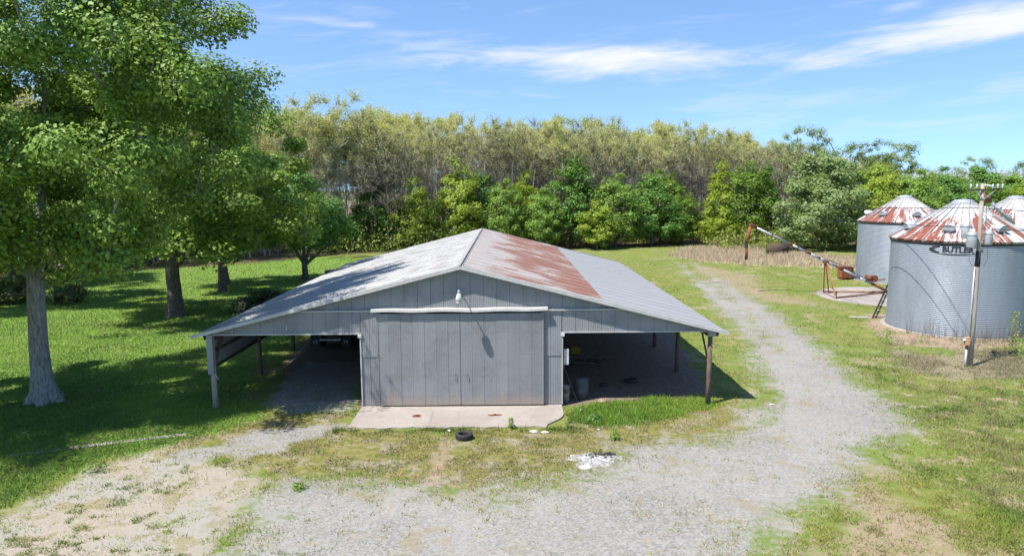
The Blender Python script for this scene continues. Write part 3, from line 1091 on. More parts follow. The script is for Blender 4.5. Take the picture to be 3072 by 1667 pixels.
# sheeting along the left side, hung from the eave, seen from inside
for k in range(26):
    y0 = .12 + k * .57
    sh = corr_sheet(y0, y0 + .575, 1.55, 2.88, .1 - .004 * (k % 2))
    V = [(-POSTA - y, x, z) for (x, y, z) in sh.v]
    MB().add(V, sh.f).build('side_sheet', M_WALL, barn)
for z in (1.58, 2.2):
    MB().box((-POSTA - .055, 7.6, z), (.05, 14.9, .10)).build('girt', M_DARKWOOD, barn)

# yard light on the gable
lt = thing('barn_light', 'white yard light on an arm above the barn doors', 'light', barn_w(-.02, 0, 4.50), BYAW)
MB().box((0, -.03, 0), (.12, .04, .16), bev=.01).build('wall_plate', M_GREYPAINT, lt)
MB().tube([(0, -.04, .02), (0, -.35, .10), (0, -.62, .10), (0, -.76, .04)], .021, 8).build('arm', M_GREYPAINT, lt, True)
MB().lathe([(.001, .07), (.06, .07), (.075, .03), (.10, -.01), (.12, -.09), (.125, -.17), (.11, -.20), (.001, -.2)], 20, (0, -.80, .0)).build('housing', M_WHITE, lt, True)
MB().lathe([(.001, .20), (.035, .20), (.05, .18), (.05, .09), (.06, .07), (.001, .07)], 14, (0, -.80, 0)).build('sensor_cap', M_GREYPAINT, lt, True)
MB().lathe([(.10, -.20), (.105, -.26), (.08, -.33), (.001, -.35)], 18, (0, -.80, 0)).build('lens', M_WHITE, lt, True)

# ------------------------------------------------------------------ trees
def frustums(P0, P1, R0, R1, n):
    """many tapered prisms at once, returned as vertices and quads"""
    m = len(P0)
    d = P1 - P0
    L = np.linalg.norm(d, axis=1, keepdims=True) + 1e-9
    d = d / L
    up = np.where(np.abs(d[:, 2:3]) < .9, np.array([[0., 0, 1]]), np.array([[1., 0, 0]]))
    sd = np.cross(d, up)
    sd /= np.linalg.norm(sd, axis=1, keepdims=True) + 1e-9
    u = np.cross(sd, d)
    an = np.arange(n) * 2 * np.pi / n
    ring = sd[:, None, :] * np.cos(an)[None, :, None] + u[:, None, :] * np.sin(an)[None, :, None]
    A = P0[:, None, :] + ring * R0[:, None, None]
    B = P1[:, None, :] + ring * R1[:, None, None]
    V = np.concatenate([A, B], 1).reshape(-1, 3)
    k = np.arange(n)
    j = (k + 1) % n
    f = np.stack([k, j, j + n, k + n], 1)
    F = (f[None] + (np.arange(m) * 2 * n)[:, None, None]).reshape(-1, 4)
    return V, F


def leaves(C, N, size, rg, fold=.25, asp=.62):
    """rhombic leaves at C with rough normals N"""
    m = len(C)
    N = N / (np.linalg.norm(N, axis=1, keepdims=True) + 1e-9)
    T = rg.normal(size=(m, 3))
    T -= N * (T * N).sum(1, keepdims=True)
    T /= np.linalg.norm(T, axis=1, keepdims=True) + 1e-9
    B = np.cross(N, T)
    s_ = size * rg.uniform(.45, 1.5, (m, 1))
    a = C - T * s_ * .5
    b = C + B * s_ * asp * .5 + N * s_ * fold * .5
    c = C + T * s_ * .5
    e = C - B * s_ * asp * .5 + N * s_ * fold * .5
    V = np.stack([a, b, c, e], 1).reshape(-1, 3)
    F = (np.array([[0, 1, 2, 3]])[None] + (np.arange(m) * 4)[:, None, None]).reshape(-1, 4)
    return V, F


def skeleton(targets, trunk, rg, seg=.8, wob=.12, up=.25, stems=()):
    """grow limbs from the trunk line to the targets, nearest first"""
    pos = [np.array(p, float) for p in trunk]
    par = [i - 1 for i in range(len(trunk))]
    for st_ in stems:
        last = len(trunk) - 2
        for p in st_:
            pos.append(np.array(p, float))
            par.append(last)
            last = len(pos) - 1
    fork = pos[len(trunk) - 1]
    order = np.argsort(np.linalg.norm(targets - fork, axis=1))
    tips = []
    first = max(1, len(trunk) // 2)
    for ti in order:
        T = targets[ti]
        A = np.array(pos[first:])
        dd = np.linalg.norm(A - T, axis=1) + .6 * np.maximum(0, A[:, 2] - T[2] + .4)
        b = int(np.argmin(dd)) + first
        p = pos[b]
        L = np.linalg.norm(T - p)
        k = max(1, int(L / seg))
        last = b
        for q in range(1, k + 1):
            t_ = q / k
            x = p + (T - p) * t_
            x = x + np.array([0, 0, up * L * .25 * math.sin(math.pi * t_)]) + rg.normal(size=3) * wob * seg * (1 if q < k else 0)
            pos.append(x)
            par.append(last)
            last = len(pos) - 1
        tips.append(last)
    return np.array(pos), np.array(par), tips


def pipe(pos, par, tip_r, base_r, ex=2.3):
    n = len(pos)
    a = np.zeros(n)
    kids = np.zeros(n, int)
    for i in range(n):
        if par[i] >= 0:
            kids[par[i]] += 1
    for i in range(n - 1, -1, -1):
        if kids[i] == 0:
            a[i] += tip_r ** ex
        if par[i] >= 0:
            a[par[i]] += a[i] * 1.0
    r = a ** (1 / ex)
    return r * 1.0 if base_r is None else r * (base_r / r[0]) ** np.clip(r / r[0], 0, 1)


def wood_mesh(name, pos, par, rad, mat, trunk_n=0, sides=(8, 5, 3)):
    idx = np.array([i for i in range(len(pos)) if par[i] >= 0 and i >= trunk_n])
    Vs, Fs, o = [], [], 0
    if len(idx):
        P0, P1 = pos[par[idx]], pos[idx]
        R1 = rad[idx]
        R0 = np.minimum(rad[par[idx]], R1 * 1.35)
        for lo, hi, n_ in ((.09, 9, sides[0]), (.03, .09, sides[1]), (0, .03, sides[2])):
            s_ = (R1 >= lo) & (R1 < hi)
            if s_.any():
                V, F = frustums(P0[s_], P1[s_], R0[s_], R1[s_], n_)
                Vs.append(V)
                Fs.append(F + o)
                o += len(V)
    return Vs, Fs, o


def trunk_tube(line, rads, flare, rg, n=18, butt=5):
    """continuous trunk with root flare"""
    line = np.array(line, float)
    V, F = [], []
    ph = rg.uniform(0, 6)
    m = len(line)
    for i, (p, r_) in enumerate(zip(line, rads)):
        h = p[2] - line[0][2]
        fl = flare * math.exp(-h / .55)
        for k in range(n):
            a_ = 2 * math.pi * k / n
            rr = r_ * (1 + fl * (.65 + .55 * math.cos(butt * a_ + ph)) + .05 * math.cos(3 * a_ + ph * 2 + h * .7) + .03 * math.cos(7 * a_ + h))
            V.append((p[0] + rr * math.cos(a_), p[1] + rr * math.sin(a_), p[2]))
    for i in range(m - 1):
        for k in range(n):
            j = (k + 1) % n
            F.append((i * n + k, i * n + j, (i + 1) * n + j, (i + 1) * n + k))
    return np.array(V), np.array(F)


def clumps_in(rg, n, R_, z0, z1, shape, shell=.55, off=(0, 0)):
    """clump centres inside a crown; shape(t) gives relative radius at height t"""
    out = []
    while len(out) < n:
        t_ = rg.uniform()
        rr = shape(t_) * R_
        if rg.uniform() > shape(t_) ** 1.3 + .05:
            continue
        q = rg.uniform(0, 2 * np.pi)
        u = 1 - (1 - shell) * rg.uniform() ** .8 if rg.uniform() < .75 else rg.uniform(.1, .8)
        lump = 1 + .16 * math.sin(3 * q + 5 * t_ + off[0] * 3) + .10 * math.sin(5 * q - 7 * t_ + 1)
        out.append((rr * u * lump * math.cos(q) + off[0] * t_, rr * u * lump * math.sin(q) + off[1] * t_, z0 + (z1 - z0) * t_))
    return np.array(out)


def leafy(name, seed, R_, z0, z1, nclump, per, lsize, rc, trunk, tr, mat_leaf, mat_bark, shape, flare=.7, tipr=.014, off=(0, 0), flat=.75, targ=None, stems=(), stem_r=(.26, .11)):
    """meshes (trunk, crown) of a broadleaf tree"""
    rg = np.random.default_rng(seed)
    C = clumps_in(rg, nclump, R_, z0, z1, shape, off=off)
    if targ is not None:
        C = np.concatenate([C, np.array(targ, float)])
    pos, par, tips = skeleton(C, trunk, rg, seg=max(.6, R_ / 10), wob=.16, stems=stems)
    rad = pipe(pos, par, tipr, None)
    lim = tr * .50
    mxr = max(rad[len(trunk):].max(), 1e-6)
    rad = np.maximum(tipr, lim * np.minimum(rad / mxr, 1) ** 1.15)
    i0 = len(trunk)
    for st_ in stems:
        for k, q in enumerate(st_):
            rad[i0] = max(rad[i0] * .6, stem_r[0] + (stem_r[1] - stem_r[0]) * k / (len(st_) - 1))
            i0 += 1
    Vs, Fs, o = wood_mesh(name, pos, par, rad, mat_bark, len(trunk))
    rads = np.linspace(tr, tr * .78, len(trunk))
    TV, TF = trunk_tube(trunk, rads, flare, rg)
    V = np.concatenate([TV] + Vs)
    F = np.concatenate([TF] + [f + len(TV) for f in Fs])
    wm = fast_mesh(name + '_wood', V, F, mat_bark, True)
    m = len(C)
    cnt = (per * rg.uniform(.35, 1.6, m)).astype(int)
    rcs = rc * rg.uniform(.65, 1.35, m)
    ci = np.repeat(np.arange(m), cnt)
    D = rg.normal(size=(len(ci), 3))
    D /= np.linalg.norm(D, axis=1, keepdims=True)
    u = rg.uniform(0, 1, (len(ci), 1)) ** .5
    P = C[ci] + D * u * rcs[ci][:, None] * np.array([1, 1, flat])
    ax = np.array([0, 0, (z0 + z1) * .45])
    outw = P - ax
    outw /= np.linalg.norm(outw, axis=1, keepdims=True) + 1e-9
    N = D * .7 + outw * .5 + np.array([-.25, -.2, .55]) + rg.normal(size=P.shape) * .42
    LV, LF = leaves(P, N, lsize, rg)
    lm = fast_mesh(name + '_leaves', LV, LF, mat_leaf)
    return wm, lm


def place_tree(name, meshes, loc, rz, scale, label, group=None, cat='tree'):
    t_ = thing(name, label, cat, loc, rz, group)
    t_.scale = scale if isinstance(scale, tuple) else (scale,) * 3
    link('trunk', meshes[0], t_)
    link('crown', meshes[1], t_)
    return t_


round_ = lambda t: max(.05, math.sin(math.pi * (t * .82 + .12)) ** .7)
low_ = lambda t: max(.05, math.sin(math.pi * (t ** .62 * .84 + .14)) ** .8)
egg = lambda t: max(.05, math.sin(math.pi * (t ** .75 * .86 + .12)) ** .8)
cone = lambda t: max(.06, (1 - t) ** .75 * min(1, t * 6 + .35))
vase = lambda t: max(.05, math.sin(math.pi * (t * .70 + .18)) ** .8)
bushy = lambda t: max(.08, (1 - t * t) ** .6)

# the large shade trees on the lawn
tr1 = [(0, 0, -.2), (-.02, 0, .5), (-.06, .02, 1.2), (-.1, .03, 2.2), (-.08, .05, 3.2), (-.05, .05, 4.2), (0, .05, 5.0), (-.02, .1, 5.6)]
lowlimbs = [(7.6, 1, 12.6), (7.2, 2, 10.6), (8.2, 1, 9.2), (6.6, 0, 14.6), (7.6, 2, 15.2), (5.6, -1, 16.6), (8.4, .5, 11.2), (6.0, -2, 12.0), (6.4, -2.2, 9.6), (-3.5, -3, 11), (-1.5, -4, 12.5), (-4.5, -3, 13.5), (-2, -4, 9.8), (.5, -4.5, 11), (2.5, -4, 10), (-5, -2, 9.5), (-4.2, .6, 6.2), (-2.8, -.6, 8.4), (2.4, .4, 6.9), (4.6, .2, 7.6), (4.7, -1.0, 6.6), (6.2, .8, 8.2), (1.3, -.4, 9.0), (-1.2, .4, 9.5), (1.2, .1, 5.4)] + [(random.Random(i).uniform(-5.5, 5.5), random.Random(i + 50).uniform(-3.6, -.6), random.Random(i + 90).uniform(5.9, 8.6)) for i in range(26)]
stems1 = [[(-.35, .05, 5.3), (-1.1, .1, 5.9), (-2.2, .3, 6.4), (-3.6, .5, 6.9)], [(-.25, .1, 5.6), (-.7, .15, 6.8), (-1.3, .2, 8.2), (-1.7, .4, 10.0), (-1.9, .6, 12)],
          [(.1, .15, 5.8), (.2, .3, 7.2), (.35, .6, 9), (.3, .9, 11.2), (.5, 1.2, 13.5)], [(.3, 0, 5.4), (.9, .05, 6.2), (1.7, .1, 7.1), (3.0, .2, 7.9), (4.6, .3, 8.6)], [(.35, -.1, 5.2), (.8, -.3, 5.4), (1.5, -.5, 5.6)]]
T1 = leafy('shade_tree', 101, 8.3, 6.4, 20.5, 290, 690, .15, 1.08, tr1, .37, L_OAK, M_BARK, round_, 1.35, .016, off=(.8, 1.3), targ=lowlimbs, stems=stems1, stem_r=(.20, .07))
place_tree('shade_tree', T1, (-18.85, 27.15, 0), 0, 1.0, 'largest shade tree, pale grey flared trunk nearest the camera on the lawn')
tr2 = [(0, 0, -.2), (.02, 0, .6), (0, .05, 1.6), (-.05, .05, 2.6), (-.02, 0, 3.5), (.05, 0, 4.4)]
T2 = leafy('shade_tree', 102, 7.6, 4.4, 17.8, 200, 580, .18, 1.12, tr2, .42, L_OAK2, M_BARK2, low_, .5, .02, stems=[[(.25, 0, 3.6), (.7, 0, 4.6), (1.4, .1, 6.0)], [(-.1, 0, 4.6), (-.3, .1, 6.2), (-.4, .2, 8)], [(.1, 0, 4.8), (.3, .1, 6.5), (.5, .2, 9)]], stem_r=(.25, .12), targ=[(2.6, .3, 5.6), (-2.8, .2, 5.4), (4.5, -1, 5.2), (6, .5, 6.0), (3.5, -3, 4.6), (-3, -3, 5.0), (7.3, 0, 5.8), (7.6, -1.2, 7.4), (7.8, .4, 8.8), (7.5, -.8, 10.2), (7.0, .5, 11.6), (6.3, -1, 13.0), (6.8, -2.2, 9.3), (6.9, -2.0, 6.4), (5.4, -3.2, 7.8), (5.2, -3.0, 10.8), (7.9, 1.5, 7.0), (5.4, .2, 14.3)])
place_tree('shade_tree', T2, (-22.78, 46.25, 0), 0, (1.2, 1.1, .98), 'second shade tree with a split brown trunk, between the grey-trunk tree and the barn')
tr3 = [(0, 0, -.2), (.05, 0, .8), (.15, .05, 2.0), (.2, .05, 3.2), (.1, 0, 4.2)]
T3 = leafy('shade_tree', 103, 5.8, 4.0, 14.5, 110, 380, .21, 1.1, tr3, .34, L_OAK, M_BARK2, round_, .4, .018)
place_tree('shade_tree', T3, (-24.33, 57.69, 0), 1.2, 1.0, 'slim ivy-clad lawn tree behind the split-trunk shade tree')
place_tree('shade_tree', T3, (-25.9, 62.4, 0), 3.4, (.8, .8, .85), 'thin straight trunk close behind the ivy-clad lawn tree')
tr4 = [(0, 0, -.2), (.03, 0, .6), (.0, .05, 1.3), (0, .05, 1.9)]
T4 = leafy('lawn_tree', 104, 3.7, 3.2, 12.0, 78, 270, .23, 1.05, tr4, .30, L_DARK, M_BARK2, egg, .3, .02, off=(-2.2, 0), stems=[[(-.2, 0, 1.8), (-.9, .1, 3.0), (-1.8, .1, 4.4)], [(.15, 0, 1.9), (.6, .1, 3.2), (1.2, .2, 5.0)], [(.25, 0, 1.6), (1.3, -.1, 2.5), (2.8, -.2, 3.6)], [(0, .1, 2.2), (-.1, .2, 4), (0, .2, 6)]], stem_r=(.17, .08), targ=[(-2.4, 0, 4.2), (2.6, .3, 4.4), (3.6, -.5, 5.4), (4.4, .6, 4.6), (-3.4, .3, 3.6)])
place_tree('lawn_tree', T4, (-19.6, 65.22, 0), .3, 1.0, 'low-forking multi-stem tree just left of the barn roof')
# a shade tree standing beside the camera, out of frame: its shade lies on the lawn
place_tree('shade_tree', T2, (-24.6, 21.2, 0), 2.1, (.86, .86, .92), 'shade tree standing left of the view, only its leaf edge and shade seen')
place_tree('shade_tree', T3, (-38.5, 49.0, 0), .5, 1.15, 'shade tree at the left edge behind the grey-trunk tree')
place_tree('shade_tree', T2, (-45.0, 62.0, 0), 4.0, .9, 'shade tree far back at the left edge of the lawn')

# leafy trees along the wood's edge: four kinds, copied
K = {}
st_tr = [(0, 0, -.2), (.05, 0, 1.0), (0, .05, 2.0), (.08, 0, 3.0)]
K['mid'] = leafy('edge_mid', 201, 4.2, 1.2, 12.5, 120, 130, .29, 1.1, st_tr, .22, L_MID, M_BARK2, egg, .3)
K['lime'] = leafy('edge_lime', 202, 3.8, 1.0, 12.2, 110, 130, .29, 1.05, st_tr, .20, L_LIME, M_BARK2, egg, .3)
K['dark'] = leafy('edge_dark', 203, 4.4, 1.4, 13.0, 120, 135, .29, 1.1, st_tr, .24, L_DARK, M_BARK2, egg, .3)
K['grey'] = leafy('edge_grey', 204, 5.6, .8, 13.6, 150, 145, .30, 1.2, st_tr, .30, L_GREY, M_BARK2, egg, .3)
K['cone'] = leafy('edge_cone', 205, 3.3, .8, 12.0, 100, 125, .28, .9, st_tr, .18, L_LIME, M_BARK2, cone, .3)
K['oak'] = leafy('edge_oak', 206, 7.2, 7.0, 20.0, 130, 110, .30, 1.15, [(0, 0, -.2), (.1, 0, 3), (0, .1, 6), (.1, 0, 9)], .42, L_GREY, M_BARK2, vase, .3, .03)
K['bush'] = leafy('edge_bush', 207, 2.4, .2, 3.2, 30, 110, .26, .75, [(0, 0, -.2), (.02, 0, .3), (0, 0, .7)], .08, L_UNDER, M_BARK2, bushy, .2)
edge = [  # kind, x, y, scale xy, scale z, label
    ('lime', -7.3, 98.5, 1.02, 1.04, 'rounded bright green tree behind the barn, left of the ridge'),
    ('lime', -13.6, 97.0, .85, .82, 'smaller yellow-green tree left of the rounded bright one behind the barn'),
    ('mid', -.8, 97.0, .78, .80, 'mid green tree right behind the barn ridge'),
    ('dark', 8.6, 101.0, 1.08, 1.03, 'tallest deep green tree in the wood edge, right of the ridge'),
    ('mid', 4.4, 96.5, .75, .70, 'low bushy green tree left below the tallest deep green one'),
    ('mid', 15.0, 100.0, 1.0, .86, 'broad mid green tree right of the tallest deep green one'),
    ('lime', 11.8, 96.0, .7, .56, 'short light green tree in front of the broad mid green one'),
    ('dark', 20.6, 102.0, .92, .82, 'deep green bushy tree above the far end of the field'),
    ('mid', 25.4, 104.0, .8, .66, 'small green tree between bushy tree and lime cone-shaped tree'),
    ('cone', 30.2, 101.0, 1.05, 1.02, 'narrow cone-shaped lime yellow tree above the auger spout'),
    ('mid', 36.6, 108.0, 1.15, 1.02, 'soft green tree between the lime cone and the big grey-green tree'),
    ('dark', 40.5, 112.0, .72, .95, 'slim green tree behind the soft green one'),
    ('grey', 41.6, 93.5, 1.14, .98, 'big rounded grey-green tree left of the grain bins'),
    ('lime', 50.5, 97.0, 1.2, .93, 'yellow-green tree rising behind the left grain bin'),
    ('mid', 56.8, 98.0, 1.1, .88, 'green tree behind the gap between the left and front bins'),
    ('lime', 47.2, 88.5, .72, .62, 'low light green tree touching the left bin roof'),
    ('dark', 63.5, 101.0, 1.1, .80, 'deep green tree right behind the front bin peak'),
    ('mid', 70.5, 103.0, 1.15, .76, 'green tree behind the utility pole top'),
    ('lime', 77.5, 104.0, 1.15, .76, 'light green tree behind the right bin'),
    ('mid', 85.5, 107.0, 1.2, .78, 'green tree at the right edge of the picture'),
    ('mid', 53.5, 113.0, 1.3, 1.02, 'taller green tree in the second row behind the left bin'),
    ('lime', 62.5, 116.0, 1.3, .98, 'taller yellow-green tree in the second row behind the front bin'),
    ('mid', 72.0, 118.0, 1.35, .96, 'taller green tree in the second row above the front bin peak'),
    ('dark', 81.5, 121.0, 1.35, .95, 'taller deep green tree in the second row behind the pole'),
    ('mid', 91.0, 124.0, 1.35, .95, 'taller green tree in the second row at the right edge'),
    ('lime', 100.0, 127.0, 1.35, .95, 'taller light green tree in the second row beyond the right edge'),
    ('mid', 46.5, 106.0, 1.0, .95, 'green tree filling the gap behind the big grey-green tree'),
    ('lime', 1.8, 100.5, .8, .88, 'light green tree filling the gap right of the barn ridge'),
    ('dark', -4.0, 102.0, .8, .86, 'deep green tree filling the gap behind the barn ridge'),
    ('mid', 23.0, 107.0, 1.0, .92, 'taller green tree behind the small green one by the field end'),
    ('dark', -19.5, 97.5, .85, .70, 'deep green low tree at the wood edge left of the barn roof'),
    ('lime', -24.8, 95.5, .8, .60, 'light green low tree at the wood edge beside the shade trees'),
]
erz = random.Random(8)
for (k, x, y, sxy, sz, lb) in edge:
    place_tree('edge_tree', K[k], (x, y, 0), erz.uniform(0, 6.28), (sxy, sxy, sz), lb, 'leafy trees along the wood edge')
for (x, y, s_, lb) in ((58.6, 140, 1.0, 'tall open-crowned oak standing above the wood, left of three'), (71.0, 140, .86, 'open-crowned oak above the trees, middle of three'), (78.0, 143, .86, 'open-crowned oak above the trees, right of three'),
                       (10.0, 121.5, 1.02, 'pale green open crown in the tall wood above the deep green tree'), (106, 160, .74, 'far rounded tree crown above the right bins'), (119, 160, .70, 'far rounded tree crown at the right edge')):
    place_tree('oak_tree', K['oak'], (x, y, 0), erz.uniform(0, 6.28), s_, lb)


# tall woodland trees in bud, mostly bare
def budtree(name, seed, H_, R_, nt, buds, mat_bud, bs_=.17, bark=None):
    bark = bark or M_TWIG
    rg = np.random.default_rng(seed)
    C = clumps_in(rg, nt, R_, H_ * .38, H_ * .97, vase, shell=.4)
    lean = rg.normal(size=2) * .5
    line = [(lean[0] * t_ ** 2, lean[1] * t_ ** 2, -.2 + (H_ * .55 + .2) * t_) for t_ in np.linspace(0, 1, 9)]
    pos, par, tips = skeleton(C, line, rg, seg=1.1, wob=.2, up=.5)
    rad = pipe(pos, par, .018, None)
    rad = np.minimum(rad * .85, .26)
    Vs, Fs, o = wood_mesh(name, pos, par, rad, M_TWIG, 0, (5, 4, 3))
    # twigs: slender slivers
    ti = np.array(tips)
    allp = np.concatenate([ti, np.arange(len(line), len(pos))])
    b = rg.choice(allp, nt * 22)
    base = pos[b] + rg.normal(size=(len(b), 3)) * .12
    dr = rg.normal(size=(len(b), 3)) * .65 + np.array([0, 0, .75])
    out = base * np.array([1, 1, 0])
    dr += .45 * out / (np.linalg.norm(out, axis=1, keepdims=True) + .3)
    dr /= np.linalg.norm(dr, axis=1, keepdims=True)
    Lt = rg.uniform(.6, 1.7, (len(b), 1))
    tipp = base + dr * Lt
    sd = np.cross(dr, rg.normal(size=dr.shape))
    sd /= np.linalg.norm(sd, axis=1, keepdims=True)
    wv_ = rg.uniform(.016, .030, (len(b), 1))
    TV = np.stack([base - sd * wv_, base + sd * wv_, tipp + sd * .006, tipp - sd * .006], 1).reshape(-1, 3)
    TF = (np.array([[0, 1, 2, 3]])[None] + (np.arange(len(b)) * 4)[:, None, None]).reshape(-1, 4)
    wm = fast_mesh(name + '_wood', np.concatenate(Vs + [TV]), np.concatenate(Fs + [TF + o]), bark)
    pz = np.clip(tipp[:, 2] / H_ - .46, .015, 1) ** 1.5
    i = rg.choice(len(b), buds, p=pz / pz.sum())
    P = base[i] + dr[i] * Lt[i] * rg.uniform(.25, 1.1, (buds, 1)) + rg.normal(size=(buds, 3)) * .14
    LV, LF = leaves(P, rg.normal(size=P.shape) + np.array([0, 0, .4]), bs_, rg)
    lm = fast_mesh(name + '_buds', LV, LF, mat_bud)
    return wm, lm


BT = [budtree('bud_a', 301, 20.0, 3.9, 75, 10000, L_BUD), budtree('bud_b', 302, 19.0, 3.4, 65, 8500, L_BUD), budtree('bud_c', 303, 20.5, 4.2, 75, 8000, L_BUD2),
      budtree('bud_d', 304, 18.5, 3.6, 60, 2600, L_BUD2, .15, M_BAREWOOD), budtree('bud_e', 305, 19.5, 3.5, 65, 6500, L_BUD), budtree('bud_f', 306, 17.5, 4.6, 75, 1600, L_BUD2, .15, M_BAREWOOD)]
wr_ = random.Random(21)
front = [(-75, 60), (-50, 70), (-38, 80), (-30, 90), (-22, 97), (-8, 101), (12, 106), (32, 116), (55, 136), (80, 158), (120, 175), (165, 190)]


def along(d):
    for (a_, b_) in zip(front, front[1:]):
        L = math.dist(a_, b_)
        if d < L:
            t_ = d / L
            return (a_[0] + (b_[0] - a_[0]) * t_, a_[1] + (b_[1] - a_[1]) * t_), ((b_[0] - a_[0]) / L, (b_[1] - a_[1]) / L)
        d -= L
    return None, None


BUDLAB = 'tall budding woodland tree, one of the mass of nearly bare crowns'
for row in range(5):
    d = wr_.uniform(0, 3)
    while True:
        p, tg = along(d)
        if p is None:
            break
        off_ = row * 5.0 + wr_.uniform(-1.6, 1.6)
        x, y = p[0] - tg[1] * off_, p[1] + tg[0] * off_
        k = wr_.choice([0, 0, 1, 1, 2, 2, 3, 4, 4, 5] if row else [0, 1, 2, 3, 3, 4, 5, 5])
        s_ = wr_.uniform(.93, 1.05) * (1.0 - .0016 * max(0, x + 20)) * (1.0 if x < 60 else .92 if x < 90 else .76)
        if x > 95:
            s_ *= .85
        place_tree('woodland_tree', BT[k], (x, y, 0), wr_.uniform(0, 6.28), (s_ * wr_.uniform(.8, 1.1), s_ * .95, s_), BUDLAB, 'budding woodland trees')
        d += wr_.uniform(3.4, 5.2) * (1 if x < 60 else 1.7)
for _ in range(16):
    x = wr_.uniform(-44, -12)
    y = 92 + .45 * (x + 28) + wr_.uniform(0, 14) if x > -28 else 84 + .9 * (x + 30) + wr_.uniform(4, 18)
    s_ = wr_.uniform(.90, 1.0)
    place_tree('woodland_tree', BT[wr_.choice([0, 1, 2, 4])], (x, y, 0), wr_.uniform(0, 6.28), (s_ * 1.1, s_ * 1.1, s_), BUDLAB, 'budding woodland trees')
# bare trees that stand out before the wood
for (x, y, k, s_, lb) in ((-16.5, 92.5, 5, .92, 'dark forked bare tree at the wood edge left behind the barn'), (-1.5, 105, 3, .98, 'bare tall tree rising behind the ridge of the barn'),
                          (3.8, 107, 5, 1.06, 'bare spreading tree between the ridge and the tallest deep green tree'), (16.5, 112, 3, 1.05, 'bare grey crown right above the deep green tree'), (-24.0, 84.0, 5, .62, 'low bare spreading tree beside the low-forking tree')):
    place_tree('bare_tree', BT[k], (x, y, 0), erz.uniform(0, 6.28), s_, lb)

# undergrowth along the wood edge: nobody could count it
rg = np.random.default_rng(77)
pts = []
for _ in range(900):
    dd = rg.uniform(8, 290)
    p, tg = along(dd)
    if p is None:
        continue
    of = rg.uniform(-5.5, 16) if p[0] > -32 else rg.uniform(-1, 18)
    x, y = p[0] - tg[1] * of, p[1] + tg[0] * of
    if x > 30 and y < 92:
        continue
    pts.append((x, y, rg.uniform(.6, 2.0) * (1.8 if rg.uniform() < .3 else 1)))
for _ in range(90):
    x = rg.uniform(26, 92)
    pts.append((x, 95 + rg.uniform(-3, 6) + max(0, x - 60) * .15, rg.uniform(.8, 2.2)))
pts = np.array(pts)
cnt = (70 * (pts[:, 2] ** 1.5)).astype(int)
ci = np.repeat(np.arange(len(pts)), cnt)
D = rg.normal(size=(len(ci), 3))
D /= np.linalg.norm(D, axis=1, keepdims=True)
lobe = np.array([1.0, 1.0, .9])
P = np.stack([pts[ci, 0], pts[ci, 1], pts[ci, 2] * .75], 1) + D * rg.uniform(.3, 1, (len(ci), 1)) ** .5 * pts[ci, 2:3] * lobe
P[:, 2] = np.abs(P[:, 2])
LV, LF = leaves(P, D + np.array([0, 0, .6]) + rg.normal(size=D.shape) * .5, .27, rg)
tag(link('undergrowth', fast_mesh('undergrowth', LV, LF, L_UNDER)), 'leafy undergrowth filling the edge of the wood', 'undergrowth', kind='stuff')


# bare brush standing between the trunks
nbr = 70000
dd = rg.uniform(0, 300, nbr)
bx_, by_ = np.zeros(nbr), np.zeros(nbr)
dcum = 0.0
for (a_, b_) in zip(front, front[1:]):
    L = math.dist(a_, b_)
    s_ = (dd >= dcum) & (dd < dcum + L)
    t_ = (dd[s_] - dcum) / L
    of = rg.uniform(0, 34, s_.sum())
    tx, tyv = (b_[0] - a_[0]) / L, (b_[1] - a_[1]) / L
    bx_[s_] = a_[0] + (b_[0] - a_[0]) * t_ - tyv * of
    by_[s_] = a_[1] + (b_[1] - a_[1]) * t_ + tx * of
    dcum += L
kp = by_ > 1
base = np.stack([bx_[kp], by_[kp], rg.uniform(0, 1, kp.sum()) ** 1.1 * 12 - .2], 1)
m = len(base)
dr = rg.normal(size=(m, 3)) * .35 + np.array([0, 0, 1.0])
tipp = base + dr * rg.uniform(.7, 2.6, (m, 1))
sd = np.stack([rg.normal(size=m), rg.normal(size=m), np.zeros(m)], 1)
sd /= np.linalg.norm(sd, axis=1, keepdims=True)
wv_ = rg.uniform(.02, .05, (m, 1))
TV = np.stack([base - sd * wv_, base + sd * wv_, tipp + sd * .01, tipp - sd * .01], 1).reshape(-1, 3)
TF = (np.array([[0, 1, 2, 3]])[None] + (np.arange(m) * 4)[:, None, None]).reshape(-1, 4)
# slim pale trunks of young trees inside the wood
nt_ = 900
ii_ = rg.choice(np.nonzero(base[:, 0] < 50)[0], nt_)
B0 = base[ii_] * np.array([1, 1, 0]) + np.array([0, 0, -.2])
B1 = B0 + np.stack([rg.normal(size=nt_) * .7, rg.normal(size=nt_) * .7, rg.uniform(8, 16, nt_)], 1)
BV, BF = frustums(B0, B1, rg.uniform(.09, .17, nt_), rg.uniform(.03, .06, nt_), 5)
TV, TF = np.concatenate([TV, BV]), np.concatenate([TF, BF + len(TV)])
tag(link('brush', fast_mesh('brush', TV, TF, M_TWIG)), 'grey bare brush between the trunks of the wood', 'brush', kind='stuff')

# shrubs near the lawn
def shrub(name, seed, R_, H_, n_, per, ls, mat, loc, label, sc=(1, 1, 1)):
    ms = leafy(name, seed, R_, .15, H_, n_, per, ls, .5, [(0, 0, -.1), (0, 0, .2), (.02, 0, .45)], .06, mat, M_BARK2, bushy, .2, .01)
    t_ = place_tree('shrub', ms, loc, 0, sc, label, None, 'shrub')
    return t_


